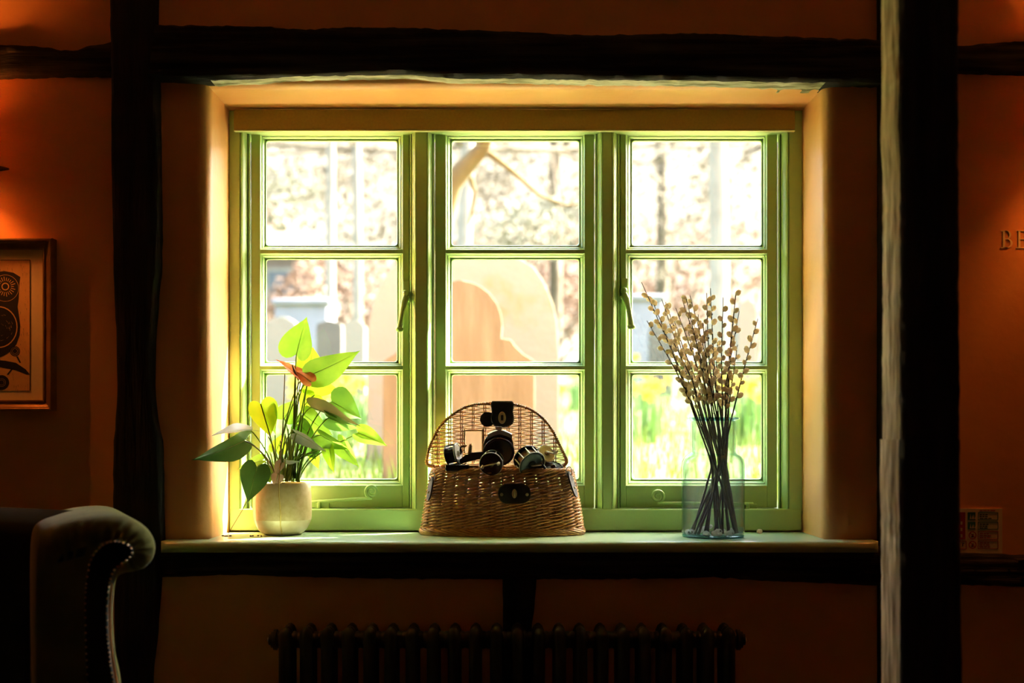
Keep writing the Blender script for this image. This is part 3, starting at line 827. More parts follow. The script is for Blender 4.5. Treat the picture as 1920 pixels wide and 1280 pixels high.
leaf((556,812),(615,842),36,48,M_lgr,fold=.35,yb=.072,seed=12,start=(540,897,.095),droop=(552,820),bend=-.1)
leaf((489,757),(509,819),56,-20,M_ly,fold=.3,yb=.105,seed=13,start=(519,897,.11),droop=(487,765),cup=.2)
leaf((507,762),(512,815),36,30,M_lb,fold=.2,yb=.115,seed=131,pet=False)
leaf((533,785),(552,748),44,-10,M_lb,fold=.2,yb=.14,seed=14)
leaf((458,826),(375,868),56,-45,M_ld,fold=.3,yb=.070,dy=-.11,seed=15,start=(517,897,.10),droop=(480,835),bend=.15,mstem=M_stemb)
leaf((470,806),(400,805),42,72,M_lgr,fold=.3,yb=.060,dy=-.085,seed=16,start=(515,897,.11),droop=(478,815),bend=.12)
leaf((453,820),(425,832),22,30,M_lb,fold=.3,yb=.10,seed=161,start=(513,897,.12),droop=(470,825))
leaf((482,876),(464,943),56,-8,M_ld,fold=.12,yb=.060,seed=17,start=(513,900,.10),droop=(492,858),bend=.08,lobes=1.15)
leaf((492,863),(443,875),36,55,M_lb,fold=.2,yb=.11,seed=18,start=(516,897,.12))
leaf((518,845),(533,812),34,20,M_ly,fold=.2,yb=.14,seed=19)
leaf((570,777),(620,820),60,35,M_lb,fold=.2,yb=.135,seed=20)
leaf((560,795),(592,830),48,30,M_lg,fold=.2,yb=.125,seed=23)
leaf((575,830),(590,862),40,25,M_lg,fold=.2,yb=.13,seed=231)
leaf((588,850),(596,880),24,20,M_ly,fold=.2,yb=.14,seed=24)
leaf((497,885),(507,906),26,10,M_lb,fold=.2,yb=.10,seed=241,pet=False)
leaf((600,845),(585,825),36,35,M_lg,fold=.2,yb=.135,seed=25)
leaf((521,890),(515,914),24,-15,M_dead,fold=.3,yb=.062,seed=21,pet=False,name='dead_leaf',lobes=.8)
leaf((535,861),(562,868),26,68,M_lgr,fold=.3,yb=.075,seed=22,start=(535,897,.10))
leaf((528,868),(513,893),20,20,M_dead,fold=.4,yb=.075,seed=26,pet=False,name='dead_leaf')
# withered flower
fl_ = leaf((572,714),(519,671),34,55,M_spathe,fold=.4,yb=.095,seed=30,name='flower_spathe',start=(545,897,.115),bend=.05)
leaf((583,716),(553,692),30,25,M_spathe,fold=.3,yb=.085,seed=31,name='flower_spathe',pet=False)
MB().tube([P(560,712,.09),P(552,696,.088),P(548,684,.087)], [.0028,.0026,.0012], 10).build('flower_spadix', mat('brown_spadix', (.25,.11,.06), rough=.6), plant, smooth=80)
# bare stems
for (a, b) in (((534,701),(523,897)),((555,668),(547,897)),((560,705),(541,897)),((575,722),(549,897)),((503,818),(515,850))):
    MB().tube([P(a[0],a[1],.105), P(lerp(a[0],b[0],.5)+2,lerp(a[1],b[1],.5),.107), P(b[0],b[1],.115)], [.0011,.0015,.0017], 7).build('stem', M_stemb if a[0] == 534 else M_stem, plant, smooth=80)
for i in range(26):
    rs = random.Random(i+50); x0 = rs.uniform(516,562)
    MB().tube([P(x0,902,YP+rs.uniform(-.03,.02)), P(x0+rs.uniform(-5,7),rs.uniform(868,880),YP+rs.uniform(-.02,.02)), P(x0+(x0-535)*.5+rs.uniform(-6,6),rs.uniform(800,850),YP+rs.uniform(-.02,.02))], [.0023,.0019,.0012], 6).build('stem', M_stem, plant, smooth=80)
# hanging aerial roots
M_root = mat('aerial_root', (.45,.27,.06), (.62,.42,.10), rough=.5, nscale=40)
MB().tube([P(525,868,.075), P(524,885,.060), P(523,908,.054), P(523,930,.053), P(526,960,.054), P(526,985,.060), P(529,1003.0,.075)], [.0011,.0012,.0013,.0013,.0014,.0013,.0010], 7).build('aerial_root', M_root, plant, smooth=80)
MB().tube([P(500,880,.09), P(478,910,.07), P(455,955,.062), P(440,980,.066), P(427,1001.5,.075)], .0007, 6).build('aerial_root', mat('dry_root', (.16,.07,.06), rough=.6), plant, smooth=80)
M_crumb = mat('soil_crumb', (.07,.04,.03), (.16,.1,.07), rough=.9)
for i, (px, sx) in enumerate(((424,.007),(432,.004),(418,.004),(470,.003),(474,.0025),(484,.0025),(490,.002))):
    yy = .07 + .004*(i % 3); b_ = Vector((X(px,yy), yy, SILL_Z))
    m = MB(); m.ball(b_+Vector((0,0,.0012)), (sx*.8,.003,.0014), 8, 6)
    tag(m.build('soil_crumb', M_crumb, smooth=60), 'tiny dark crumb of dried soil on the sill beside the plant pot', 'crumb', 'soil crumbs by the pot')

# ------------------------------------------------------------------ glass vase with pussy willow
YV = .058; kv = K(YV); VC = Vector((X(1337,YV), YV, SILL_Z))
M_vase = glass_mat('aqua_vase_glass', (.975,.985,.982), 1.45, .05, (.30,.52,.55), haze=.02)
M_vaseb = glass_mat('aqua_thick_glass', (.66,.88,.90), 1.45, .05, (.30,.62,.66))
vase = thing('glass_vase', VC, 'clear aqua glass apothecary vase holding the willow stems', 'vase')
vb = 58.5*kv; vn = 41.8*kv; vl = 49.5*kv
hz = lambda py: (1010-py)*kv
v = MB()
pr = [(vb-.004,.004),(vb-.001,.008),(vb,.016),(vb,hz(880)),(vb-.0005,hz(872)),(vb-.003,hz(864)),(vb-.009,hz(857)),(vb-.015,hz(854)),(vn+.001,hz(851)),(vn,hz(846)),(vn,hz(800)),(vn,hz(793))]
rings = [[VC + Vector((r_*math.cos(2*PI*j/64), r_*math.sin(2*PI*j/64), h)) for j in range(64)] for r_, h in pr]
v.rings(rings, True, False)
v.rings([[VC + Vector(((r_-.003)*math.cos(2*PI*j/64), (r_-.003)*math.sin(2*PI*j/64), h)) for j in range(64)] for r_, h in pr], True, False)
vbody = v.build('body', M_vase, vase, smooth=60)
v = MB(); v.lathe([(.0001,.0),(vb-.006,.0),(vb-.002,.001),(vb-.001,.0045),(vb-.006,.0065),(.0001,.006)], VC, seg=64); v.build('base', M_vaseb, vase, smooth=60)
v = MB(); lip = []
for a in range(0, 360, 45):
    lip.append((vl-.004+.0028*math.cos(R(a)), hz(788)+.0024*math.sin(R(a))))
lip2 = [(vn,hz(793)),(vn+.004,hz(790.5)),(vl-.002,hz(790)),(vl,hz(788)),(vl-.002,hz(786)),(vn+.002,hz(787)),(vn-.002,hz(791))]
v.rings([[VC + Vector((r_*math.cos(2*PI*j/64), r_*math.sin(2*PI*j/64), h)) for j in range(64)] for r_, h in lip2], True, False)
v.build('lip', glass_mat('aqua_lip_glass', (.52,.66,.66), 1.5, .08, (.28,.42,.44)), vase, smooth=60)

M_twig = mat('willow_bark', (.035,.018,.012), (.09,.05,.03), rough=.55, nscale=60)
M_fuzz = mat('catkin_fuzz', (.72,.60,.44), (.82,.71,.55), rough=.9, nscale=70, sheen=1., trans=.5, tcol=(.92,.76,.54))
M_hair = mat('catkin_hair', (.85,.76,.60), rough=.8, trans=.6, tcol=(.95,.85,.68))
M_white = mat('white_catkin', (.82,.79,.72), (.9,.87,.8), rough=.9, nscale=80, sheen=1., trans=.6, tcol=(.95,.93,.88))
def catkin_mesh(nm, fuzz, hair):
    m = MB(); a, b = .0053, .0068
    prof = []
    m.ball((0,0,b*.9), (a,a,b), 10, 8, 0)
    rs = random.Random(5)
    for i in range(150):
        u = rs.uniform(-1,1); th = rs.uniform(0,2*PI); s_ = math.sqrt(1-u*u)
        n_ = Vector((s_*math.cos(th), s_*math.sin(th), u)); p = Vector((n_.x*a, n_.y*a, n_.z*b+b*.9))
        t_ = n_.orthogonal().normalized()*.00022
        e = p + n_*rs.uniform(.0008,.0017) + Vector((0,0,.0007))
        m.add([p-t_, p+t_, e], [(0,1,2)], 1)
    m.ball((0,0,.0006), (.0022,.0022,.0016), 8, 6, 2)
    o = m.build(nm, [fuzz, hair, M_twig], org=(0,0,0), smooth=180, fixn=False)
    me = o.data; bpy.data.objects.remove(o); return me
ME_CAT = catkin_mesh('catkin', M_fuzz, M_hair); ME_WHITE = catkin_mesh('white_catkin', M_white, M_hair)
TIPS = [(1203,529),(1220,556),(1213,601),(1241,561),(1248,566),(1263,596),(1267,577),(1279,560),(1286,556),(1294,554),(1278,644),(1298,597),(1309,589),(1318,604),(1325,549),(1332,540),(1335,615),(1356,557),(1380,548),(1386,583),(1383,646),(1372,660),(1421,597),(1262,640),(1345,640),(1290,620)]
order = sorted(range(len(TIPS)), key=lambda i: TIPS[i][0])
WL = {2:'short willow stem at the far left, its tip level with the casement bar top', 1:'willow stem just right of the tallest left-leaning one', 3:'willow stem with a bare dark tip, left of the bunch centre',
      17:'slim willow stem just right of the tallest middle one', 19:'willow stem second from the right with small spaced catkins', 20:'short bare-tipped willow stem under the thick right one',
      0:'tallest outer willow stem leaning furthest left out of the vase', 22:'willow stem leaning furthest right out of the vase', 15:'tallest upright willow stem in the middle of the bunch',
      18:'thick willow stem with large catkins right of the bunch centre'}
for rank, i in enumerate(order):
    tx, ty = TIPS[i]; f = rank/(len(order)-1); rs = random.Random(i+100)
    ybk = YV + rs.uniform(-.028,.028)
    nx = lerp(1306, 1370, f) + rs.uniform(-3,3); sl = (nx-tx)/(788-ty)
    mx_ = min(1366, max(1312, nx + sl*80*.8)) + rs.uniform(-4,4)
    bx = min(1382, max(1288, mx_ + sl*135*.75 + (rs.uniform(0,30) if rs.random() < .5 else rs.uniform(-85,-10))))
    yt = ybk + rs.uniform(-.05,.05); ybot = YV + rs.uniform(-.035,.035)
    if abs(bx-1337) > 40: ybot = YV + rs.uniform(-.012,.012)
    p0, p1, p2, p3 = P(bx,1003,ybot), P(mx_,868,ybk), P(nx,788,ybk), P(tx,ty,yt)
    p0.z = SILL_Z + .0085
    ctrl = [p0, p1, p2, p2.lerp(p3,.5)+Vector((rs.uniform(-.006,.006)+(.006 if tx<1300 else -.004),0,0)), p3]
    pts = []
    for s_ in range(4):
        a, b, c_, d_ = ctrl[max(0,s_-1)], ctrl[s_], ctrl[s_+1], ctrl[min(4,s_+2)]
        for q in range(7): pts.append(Vector(cr(a,b,c_,d_,q/7)).lerp(b.lerp(c_,q/7), .6))
    pts.append(p3)
    pts = [p + Vector((.0009*nz(j*.9,i,1), .0009*nz(j*.9,i,2), 0)) for j, p in enumerate(pts)]
    n = len(pts)
    root = thing('willow_stem', p0, WL.get(i, 'slender dark pussy willow stem with cream catkins standing in the glass vase'), 'willow stem', 'pussy willow stems in the vase')
    th = 1.25 if i == 18 else 1.0
    m = MB(); m.tube(pts, [th*lerp(.0029,.0008,(j/(n-1))**.8) for j in range(n)], 6)
    for j in range(3, n-2, 2):   # buds and nodes
        m.ball(pts[j]+Vector((rs.uniform(-.0015,.0015),-.001,0)), (.0014,.0014,.0022), 6, 4)
    m.build('twig', M_twig, root, smooth=80)
    # catkins up the stem
    L_ = [0]
    for a, b in zip(pts, pts[1:]): L_.append(L_[-1]+(b-a).length)
    s0 = L_[16] + rs.uniform(0,.02); side = rs.choice((-1,1)); s_ = s0
    tip_gap = rs.choice((0,0,.006,.02))
    while s_ < L_[-1] - tip_gap:
        j = max(k for k in range(n) if L_[k] <= s_); j = min(j, n-2)
        p = pts[j].lerp(pts[j+1], (s_-L_[j])/max(1e-9,L_[j+1]-L_[j])); tg = (pts[j+1]-pts[j]).normalized()
        sv = Vector((side, rs.uniform(-.8,.8), 0)); sv = (sv - tg*sv.dot(tg)).normalized()
        dirv = (tg*1.0 + sv*.75).normalized()
        c_ = bpy.data.objects.new('catkin', ME_CAT); COL.objects.link(c_); c_.parent = root
        c_.location = p + sv*.0012 - ORG[root.name]
        c_.rotation_euler = dirv.to_track_quat('Z','Y').to_euler()
        k = rs.uniform(.78,1.12)*(1.12 if i == 18 else 1); c_.scale = (k,k,k*rs.uniform(.9,1.1))
        side = -side; s_ += rs.uniform(.0115,.021)
rs = random.Random(77)
for i in range(20):
    a = rs.uniform(0,2*PI); rr = vb*.82*math.sqrt(rs.uniform(.25,1))
    if i < 12: a = rs.uniform(PI*.9, PI*1.75)
    p = VC + Vector((rr*math.cos(a), rr*math.sin(a), .0105+ (.006 if i % 4 == 0 else 0)))
    o = bpy.data.objects.new('fallen_catkin', ME_WHITE); COL.objects.link(o); o.location = p; o.rotation_euler = (rs.uniform(1.2,1.9), 0, rs.uniform(0,6))
    k = rs.uniform(.9,1.25); o.scale = (k,k,k)
    tag(o, 'fallen white catkin lying on the bottom inside the glass vase', 'catkin', 'catkins fallen inside the vase')
o = bpy.data.objects.new('fallen_catkin', ME_CAT); COL.objects.link(o); o.location = (X(1429,.14), .14, SILL_Z+.0048); o.rotation_euler = (PI/2-.1, 0, -1.2)
tag(o, 'single cream catkin fallen on the bare sill right of the vase', 'catkin')

# ------------------------------------------------------------------ radiator
M_rad = mat('dark_olive_iron', (.020,.018,.011), (.028,.025,.015), rough=.38, nscale=20, spec=.4)
YR = -.085; kR = K(-.115)
rad = thing('column_radiator', (X(965,-.115), YR, 0), 'dark cast-iron column radiator under the window', 'radiator')
rad_xs = [534.6 + 39.62*i for i in range(22)]
ztop = Z(1175, -.115); zbot = .10
def section_mesh():
    m = MB(); r = .0125
    for fy, zt_ in ((-.032, 0), (.032, 0), (0, -.002)):
        m.tube([(0,fy,zbot+.02), (0,fy,ztop-.045), (0,fy*.98,ztop-.028), (0,fy*.93,ztop-.015+zt_), (0,fy*.9,ztop-.006+zt_), (0,fy*.88,ztop-.001+zt_)], [r,r,r*1.06,r*1.02,r*.72,r*.25], 14)
    m.ball((0,0,ztop-.030), (.0125,.046,.020), 14, 10)
    m.ball((0,0,zbot+.025), (.0125,.046,.022), 14, 10)
    for zz in (ztop-.030, zbot+.028):
        m.lathe([(.0001,-.0215),(.0155,-.0215),(.0175,-.017),(.0175,-.013),(.0145,-.009),(.0145,.009),(.0175,.013),(.0175,.017),(.0155,.0215),(.0001,.0215)], (0,0,zz), (1,0,0), 16)
    o = m.build('section', M_rad, org=(0,0,0), smooth=50); me = o.data; bpy.data.objects.remove(o); return me
ME_SEC = section_mesh()
for px in rad_xs:
    o = bpy.data.objects.new('section', ME_SEC); COL.objects.link(o); o.parent = rad
    o.location = Vector((X(px,-.115), YR, 0)) - ORG[rad.name]
for px, s in ((rad_xs[0], -1), (rad_xs[-1], 1)):
    x0 = X(px,-.115) + s*.021
    m = MB(); m.lathe([(.0001,0),(.021,0),(.021,.006),(.0165,.007),(.0165,.011),(.011,.012),(.011,.016),(.0001,.016)], (x0, YR, ztop-.030), (s,0,0), 18); e = m.build('end_plug', M_rad, rad)
    m = MB(); m.lathe([(.0001,0),(.005,0),(.0045,.003),(.0001,.004)], (x0+s*.0155, YR, ztop-.030), (s,0,0), 10); m.build('bleed_screw', M_steel, e)
for px in (rad_xs[0], rad_xs[-1]):
    x0 = X(px,-.115)
    m = MB(); m.tube([(x0,YR,zbot+.02),(x0,YR-.03,.05),(x0,YR-.04,0)], [.014,.011,.016], 10); m.tube([(x0,YR,zbot+.02),(x0,YR+.03,.05),(x0,YR+.04,0)], [.014,.011,.016], 10); m.build('foot', M_rad, rad, smooth=60)

# ------------------------------------------------------------------ armchair
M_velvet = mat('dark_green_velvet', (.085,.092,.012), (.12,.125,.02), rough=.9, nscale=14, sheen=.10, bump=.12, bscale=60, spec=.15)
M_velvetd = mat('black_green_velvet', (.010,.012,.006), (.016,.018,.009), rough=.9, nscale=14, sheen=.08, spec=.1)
M_wedge = mat('polished_show_wood', (.62,.24,.05), (.7,.30,.08), rough=.3, nscale=30)
YA = -.56; ka = K(YA)
chair = thing('armchair', (X(-120,YA), YA+.2, 0), 'dark green velvet scroll-sided armchair with brass nailheads', 'armchair')
AOUT = [(52,1400),(50,1280),(50,1150),(51,1070),(54,1025),(62,1003),(80,991),(102,984),(130,976),(170,970),(205,968),(235,973),(262,988),(279,1008),(285,1030),(280,1052),(266,1068),(247,1076),(228,1079),(214,1086),(208,1100),(204,1140),(204,1180),(208,1230),(218,1280),(230,1400)]
so2 = []
for i in range(len(AOUT)-1):
    a0 = AOUT[max(0,i-1)]; a3 = AOUT[min(len(AOUT)-1,i+2)]
    for q in range(4): so2.append(cr(a0, AOUT[i], AOUT[i+1], a3, q/4))
so2.append(AOUT[-1])
def cush(y_list, insets, name, m_, parent, cx_=150, cy_=1120):
    """scroll outline lofted in depth with a pillowed front edge"""
    rings = []
    pts = [Vector((X(a,YA), Z(b,YA))) for a, b in so2]
    n = len(pts)
    nrm = []
    for i in range(n):
        t_ = pts[min(n-1,i+1)] - pts[max(0,i-1)]; nn = Vector((-t_.y, t_.x)); nn.normalize(); nrm.append(nn)
    for y, ins in zip(y_list, insets):
        sh = -.42*max(0, y-YA-.03)       # the side of the chair runs back and to the left
        rings.append([Vector((p.x - k.x*ins + sh, y, p.y - k.y*ins)) for p, k in zip(pts, nrm)])
    return rings
ys_ = [YA-.006, YA-.005, YA-.001, YA+.010, YA+.026, YA+.050, YA+.30, YA+.34]
ins_ = [.060, .048, .030, .014, .004, 0, 0, .01]
rg = cush(ys_, ins_, 'arm', M_velvet, chair)
for k_, r_ in enumerate(rg):     # ruched pleats round the scroll
    if 1 <= k_ <= 4:
        for i, p in enumerate(r_):
            if 24 < i < 76: p.y += .0035*math.sin(i*1.9)*(1 if k_ < 4 else .5)
m = MB(); m.rings(rg, True, True)
arm = m.build('arm', M_velvet, chair, smooth=70); arm['label'] = 'rolled velvet wing of the chair seen from the front'
# flat panel in the scroll with nailhead rows
PIN = [(164,1400),(162,1280),(159,1200),(158,1120),(163,1075),(173,1045),(190,1024),(212,1015),(234,1019),(247,1030),(243,1044),(228,1056),(214,1068),(207,1085),(203,1110),(200,1150),(201,1190),(206,1240),(214,1290),(226,1400)]
pin = []
for i in range(len(PIN)-1):
    a0 = PIN[max(0,i-1)]; a3 = PIN[min(len(PIN)-1,i+2)]
    for q in range(6): pin.append(cr(a0, PIN[i], PIN[i+1], a3, q/6))
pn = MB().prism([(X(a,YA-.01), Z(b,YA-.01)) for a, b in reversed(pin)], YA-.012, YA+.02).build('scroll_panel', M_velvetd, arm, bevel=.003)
stud = MB(); last = None
for a, b in pin:
    p = P(a+ (2.2 if a < 200 and b > 1060 else 0), b, YA-.0125)
    if b < 1330 and (last is None or (p-last).length > .0062):
        stud.ball(p, (.0019,.0016,.0019), 8, 6); last = p
stuff(stud.build('nailheads', mat('nailhead_brass', (.75,.66,.5), rough=.25, metal=1.), arm, smooth=80))
pp = []
for a, b in ((209,1094),(207,1110),(205,1140),(205.5,1180),(209,1230),(218,1280),(230,1400)): pp.append(P(a+1,b,YA-.008))
MB().tube(pp, [.001,.0016,.002,.002,.002,.002,.002], 8).build('show_wood_edge', M_wedge, arm, smooth=80)
# back, seat, other arm and legs (mostly out of frame)
m = MB(); xr2, xl2 = X(75,YA), X(75,YA)-.56; zt2 = Z(975,YA-.0)
rgs = []
for i in range(17):
    u = i/16; x = lerp(xr2, xl2, u); b = .02*math.sin(PI*u)
    rgs.append([Vector((x, YA+.20, .40)), Vector((x, YA+.17, .70)), Vector((x,YA+.19,zt2-.05+b)), Vector((x,YA+.23,zt2+b*.5+.0)), Vector((x,YA+.30,zt2-.02+b)), Vector((x,YA+.34,zt2-.10)), Vector((x,YA+.34,.40))])
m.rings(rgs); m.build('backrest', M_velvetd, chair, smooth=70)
MB().box(xl2, X(60,YA), YA-.35, YA+.22, .30, .47).build('seat', M_velvet, chair, bevel=.03)
MB().box(xl2-.13, xl2, YA-.02, YA+.32, .25, zt2-.02).build('arm', M_velvet, chair, bevel=.04)
MB().box(X(52,YA)-.03, X(120,YA), YA+.03, YA+.22, .22, .56).build('side_panel', M_velvetd, chair, bevel=.01)
for lx, ly in ((xl2-.06,YA-.02),(X(130,YA),YA+.05),(xl2-.06,YA+.28),(X(130,YA),YA+.28)):
    m = MB(); m.lathe([(.0001,0),(.014,0),(.018,.10),(.026,.26),(.0001,.26)], (lx,ly,0), seg=16); m.build('leg', M_wedge, chair)

# ------------------------------------------------------------------ framed woodcut print
YW = -.004
M_gold = mat('bronze_gilt_frame', (.36,.20,.075), (.46,.27,.11), rough=.34, metal=.55, nscale=40)
M_mat = mat('cream_mount', (.85,.74,.45), (.88,.77,.48), rough=.9, nscale=120)
M_paper = mat('tan_print_paper', (.75,.45,.18), (.8,.5,.2), rough=.9, nscale=60)
M_ink = mat('black_ink', (.012,.010,.010), rough=.7)
fx0, fx1, fz0, fz1 = -140, 100, 770, 447
pic = thing('framed_print', (X(-20,0), -.012, Z(770,0)), 'framed black and tan woodcut print of an owl on a branch', 'picture')
def frame_ring(profile, m_, name):
    rings = []
    for ins, y in profile:
        A, B, C_, E_ = X(fx0+ins,-.02), X(fx1-ins,-.02), Z(fz0-ins,-.02), Z(fz1+ins,-.02)
        rings.append([Vector((A,y,C_)),Vector((B,y,C_)),Vector((B,y,E_)),Vector((A,y,E_))])
    return MB().rings(rings, True, False, loop=True).build(name, m_, pic, smooth=25)
frame_ring([(0,0),(0,-.026),(1.5,-.030),(4,-.030),(5.5,-.027),(8,-.026),(9,-.021),(17,-.016),(17.5,-.020),(20,-.020),(20.5,-.010),(20.5,0)], M_gold, 'frame')
q = lambda px: X(px,-.012)
MB().box(q(fx0+18), q(fx1-18), -.0115, -.006, Z(fz0-18,-.012), Z(fz1+18,-.012)).build('mount', M_mat, pic)
pp0 = MB().box(q(-97), q(57), -.0122, -.011, Z(732,-.012), Z(487,-.012)).build('print_sheet', M_paper, pic)
def flat(poly, y): return [(X(a,y), Z(b,y)) for a, b in poly]
def art():
    y = -.0124
    ink = MB(); rs = random.Random(9)
    def poly(mb, pts, y_): mb.add([(X(a,y_), y_, Z(b,y_)) for a, b in pts], [tuple(range(len(pts)))])
    def mir(pts): return [(-40-a, b) for a, b in reversed(pts)]
    def ell(cx_, cy_, rx, ry, n=28): return [(cx_+rx*math.cos(2*PI*i/n), cy_+ry*math.sin(2*PI*i/n)) for i in range(n)]
    body_ = [(-20,514),(-8,510),(8,508),(25,511),(38,519),(36,535),(35,560),(33,575),(36,595),(38,610),(37,628),(31,645),(20,658),(8,666),(-6,672),(-20,675)]
    poly(ink, body_ + mir(body_), y)
    poly(ink, [(-95,668),(-40,672),(10,676),(30,680),(48,692),(56,702),(50,702),(30,694),(0,688),(-50,684),(-95,680)], y)
    for cx_, cy_, rr in ((28,658,9.5),(3,717,14),(-66,655,10),(-70,718,11)):
        poly(ink, ell(cx_,cy_,rr,rr), y)
    for a, b in (((32,668),(38,680)),((14,702),(24,690)),((-66,664),(-60,676))):
        poly(ink, [(a[0]-1.6,a[1]),(b[0]-1.6,b[1]),(b[0]+1.6,b[1]),(a[0]+1.6,a[1])], y)
    poly(ink, [(-30,672),(-27,672),(-27,690),(-30,690)], y)
    # border strokes
    for i in range(330):
        px = rs.uniform(-95,56); py = rs.uniform(489,730); ln = rs.uniform(2,9); wd_ = rs.uniform(.25,.7)
        if abs(px+20) < 60 and 508 < py < 676 and abs(px+20) < 58: continue
        s = rs.uniform(-.06,.06) if abs(px+20) > 45 else rs.uniform(-.4,.4)
        poly(ink, [(px,py),(px+wd_,py+.3),(px+wd_*.6+s*ln,py+ln)], y)
    for (a, b, c_, d_) in ((-97,487,57,488.2),(55.6,487,57,732),(-97,487,-95.8,732)):
        poly(ink, [(a,b),(c_,b),(c_,d_),(a,d_)], y)
    stuff(ink.build('ink_print', M_ink, pp0, smooth=0, fixn=False))
    lt = MB(); y2 = -.0126
    def ringp(cx_, cy_, r0, r1, sq=1.0, n=30):
        vs_ = []; fs = []
        for i in range(n):
            a = 2*PI*i/n
            for r_ in (r0, r1): vs_.append((X(cx_+r_*math.cos(a),y2), y2, Z(cy_+r_*sq*math.sin(a),y2)))
        for i in range(n): j = (i+1) % n; fs.append((2*i,2*i+1,2*j+1,2*j))
        lt.add(vs_, fs)
    for cx_ in (10, -50):
        ringp(cx_, 537, 5.2, 7.2); ringp(cx_, 540, 24.5, 25.2, 1.0)
        for k_ in range(22):
            a = 2*PI*k_/22; r0, r1 = 10.5, rs.uniform(16,19.5)
            poly(lt, [(cx_+r0*math.cos(a-.05),537+r0*math.sin(a-.05)),(cx_+r1*math.cos(a-.035),537+r1*math.sin(a-.035)),(cx_+r1*math.cos(a+.035),537+r1*math.sin(a+.035)),(cx_+r0*math.cos(a+.05),537+r0*math.sin(a+.05))], y2)
    ringp(-2, 613, 33, 35, 1.12)
    for cx_, cy_ in ((28,658),(3,717),(-66,655),(-70,718)): ringp(cx_, cy_, 4.5, 5.0); ringp(cx_, cy_, 7.2, 7.7)
    for k_ in range(26):
        a = rs.uniform(-2.2,2.2); r_ = rs.uniform(6,28)
        poly(lt, [(-2+r_*math.cos(a),613+r_*math.sin(a)),(-2+r_*math.cos(a+.25),613+r_*math.sin(a+.25)),(-2+(r_+.5)*math.cos(a+.25),613+(r_+.5)*math.sin(a+.25))], y2)
    stuff(lt.build('cut_lines', M_paper, pp0, smooth=0, fixn=False))
art()

# ------------------------------------------------------------------ fire notice on the right wall
M_card = mat('yellowed_card', (.85,.78,.50), (.88,.8,.53), rough=.7, nscale=60)
M_nred = mat('notice_red', (.42,.02,.02), rough=.6); M_ngreen = mat('notice_green', (.01,.16,.12), rough=.6); M_nblk = mat('notice_black', (.03,.03,.03), rough=.6)
yN = -.002
notice = thing('fire_notice', (X(1812,0), 0, Z(1037,0)), 'small fire extinguisher notice card with green and red pictograms on the wall', 'notice')
MB().box(X(1744,yN), X(1879,yN), -.003, .0, Z(1037,yN), Z(953,yN)).build('card', M_card, notice)
def nrect(a, b, c_, d_, m_, name, y=-.0034, parent=notice):
    return MB().box(X(a,y), X(c_,y), y, -.003, Z(d_,y), Z(b,y)).build(name, m_, parent, smooth=0)
nrect(1752,960,1810,1011,M_nred,'red_panel')
tx_ = MB()
for yy in (977,989,1001): tx_.box(X(1801,-.0036), X(1804.5,-.0036), -.0036, -.003, Z(yy+6,0), Z(yy,0))
tx_.build('panel_lettering', M_card, notice, smooth=0)
def nframe(a, b, c_, d_, m_, wd_=1.0):
    m = MB()
    for (e, f, g, h) in ((a,b,c_,b+wd_),(a,d_-wd_,c_,d_),(a,b,a+wd_,d_),(c_-wd_,b,c_,d_)):
        m.box(X(e,0), X(g,0), -.0035, -.003, Z(h,0), Z(f,0))
    return m.build('text_box', m_, notice, smooth=0)
rs = random.Random(4)
for i, (b, d_) in enumerate(((960,974.5),(978,992),(995.5,1010.5),(1013,1028.5))):
    mm = M_ngreen if i < 2 else M_nred
    nframe(1832.5, b, 1870.5, d_, mm)
    t_ = MB()
    for ln in range(3):
        px = 1836
        for wds in range(3):
            wl = rs.uniform(3,7)
            if px+wl > 1858: break
            t_.box(X(px,0), X(px+wl,0), -.0035, -.003, Z(b+5.2+ln*3.6,0), Z(b+3.4+ln*3.6,0)); px += wl+1.5
    t_.build('text_lines', M_nblk if i < 2 else mm, notice, smooth=0)
    if i < 2:
        pc = nrect(1814.5, b, 1829, d_, M_ngreen, 'pictogram')
        f_ = MB()
        for k_ in range(4): f_.add([(X(1817+k_*3,0),-.0037,Z(d_-2,0)),(X(1819.5+k_*3,0),-.0037,Z(d_-2,0)),(X(1819+k_*3+(k_%2)*1.5,0),-.0037,Z(b+2+k_%3,0))],[(0,1,2)])
        f_.build('pictogram_flames', M_card, pc, smooth=0)
    else:
        cx_, cz_ = X(1822.3,0), Z((b+d_)/2,0); m = MB(); n = 28; vs_ = []; fs = []
        for j in range(n):
            a = 2*PI*j/n
            for r_ in (.0063,.0082): vs_.append((cx_+r_*math.cos(a), -.0036, cz_+r_*math.sin(a)))
        for j in range(n): k_ = (j+1) % n; fs.append((2*j,2*j+1,2*k_+1,2*k_))
        m.add(vs_, fs); d2 = .0052
        m.add([(cx_-d2-.0006,-.0036,cz_+d2-.0006),(cx_-d2+.0006,-.0036,cz_+d2+.0006),(cx_+d2+.0006,-.0036,cz_-d2+.0006),(cx_+d2-.0006,-.0036,cz_-d2-.0006)],[(0,1,2,3)])
        pc = m.build('prohibition_sign', M_nred, notice, smooth=0)
        MB().add([(cx_-.0028,-.0035,cz_-.004),(cx_+.0030,-.0035,cz_-.004),(cx_+.0012,-.0035,cz_+.004),(cx_-.0008,-.0035,cz_+.0015)],[(0,1,2,3)]).build('sign_figure', M_nblk, pc, smooth=0)
nframe(1752, 1013.5, 1811, 1029, M_nred)
t_ = MB(); t_.box(X(1803.3,0),X(1804.8,0),-.0035,-.003,Z(1023.5,0),Z(1017.5,0)); t_.box(X(1804.5,0),X(1806.5,0),-.0035,-.003,Z(1019,0),Z(1017.5,0)); t_.build('letter_r', M_nblk, notice, smooth=0)
t_ = MB()
px = 1836
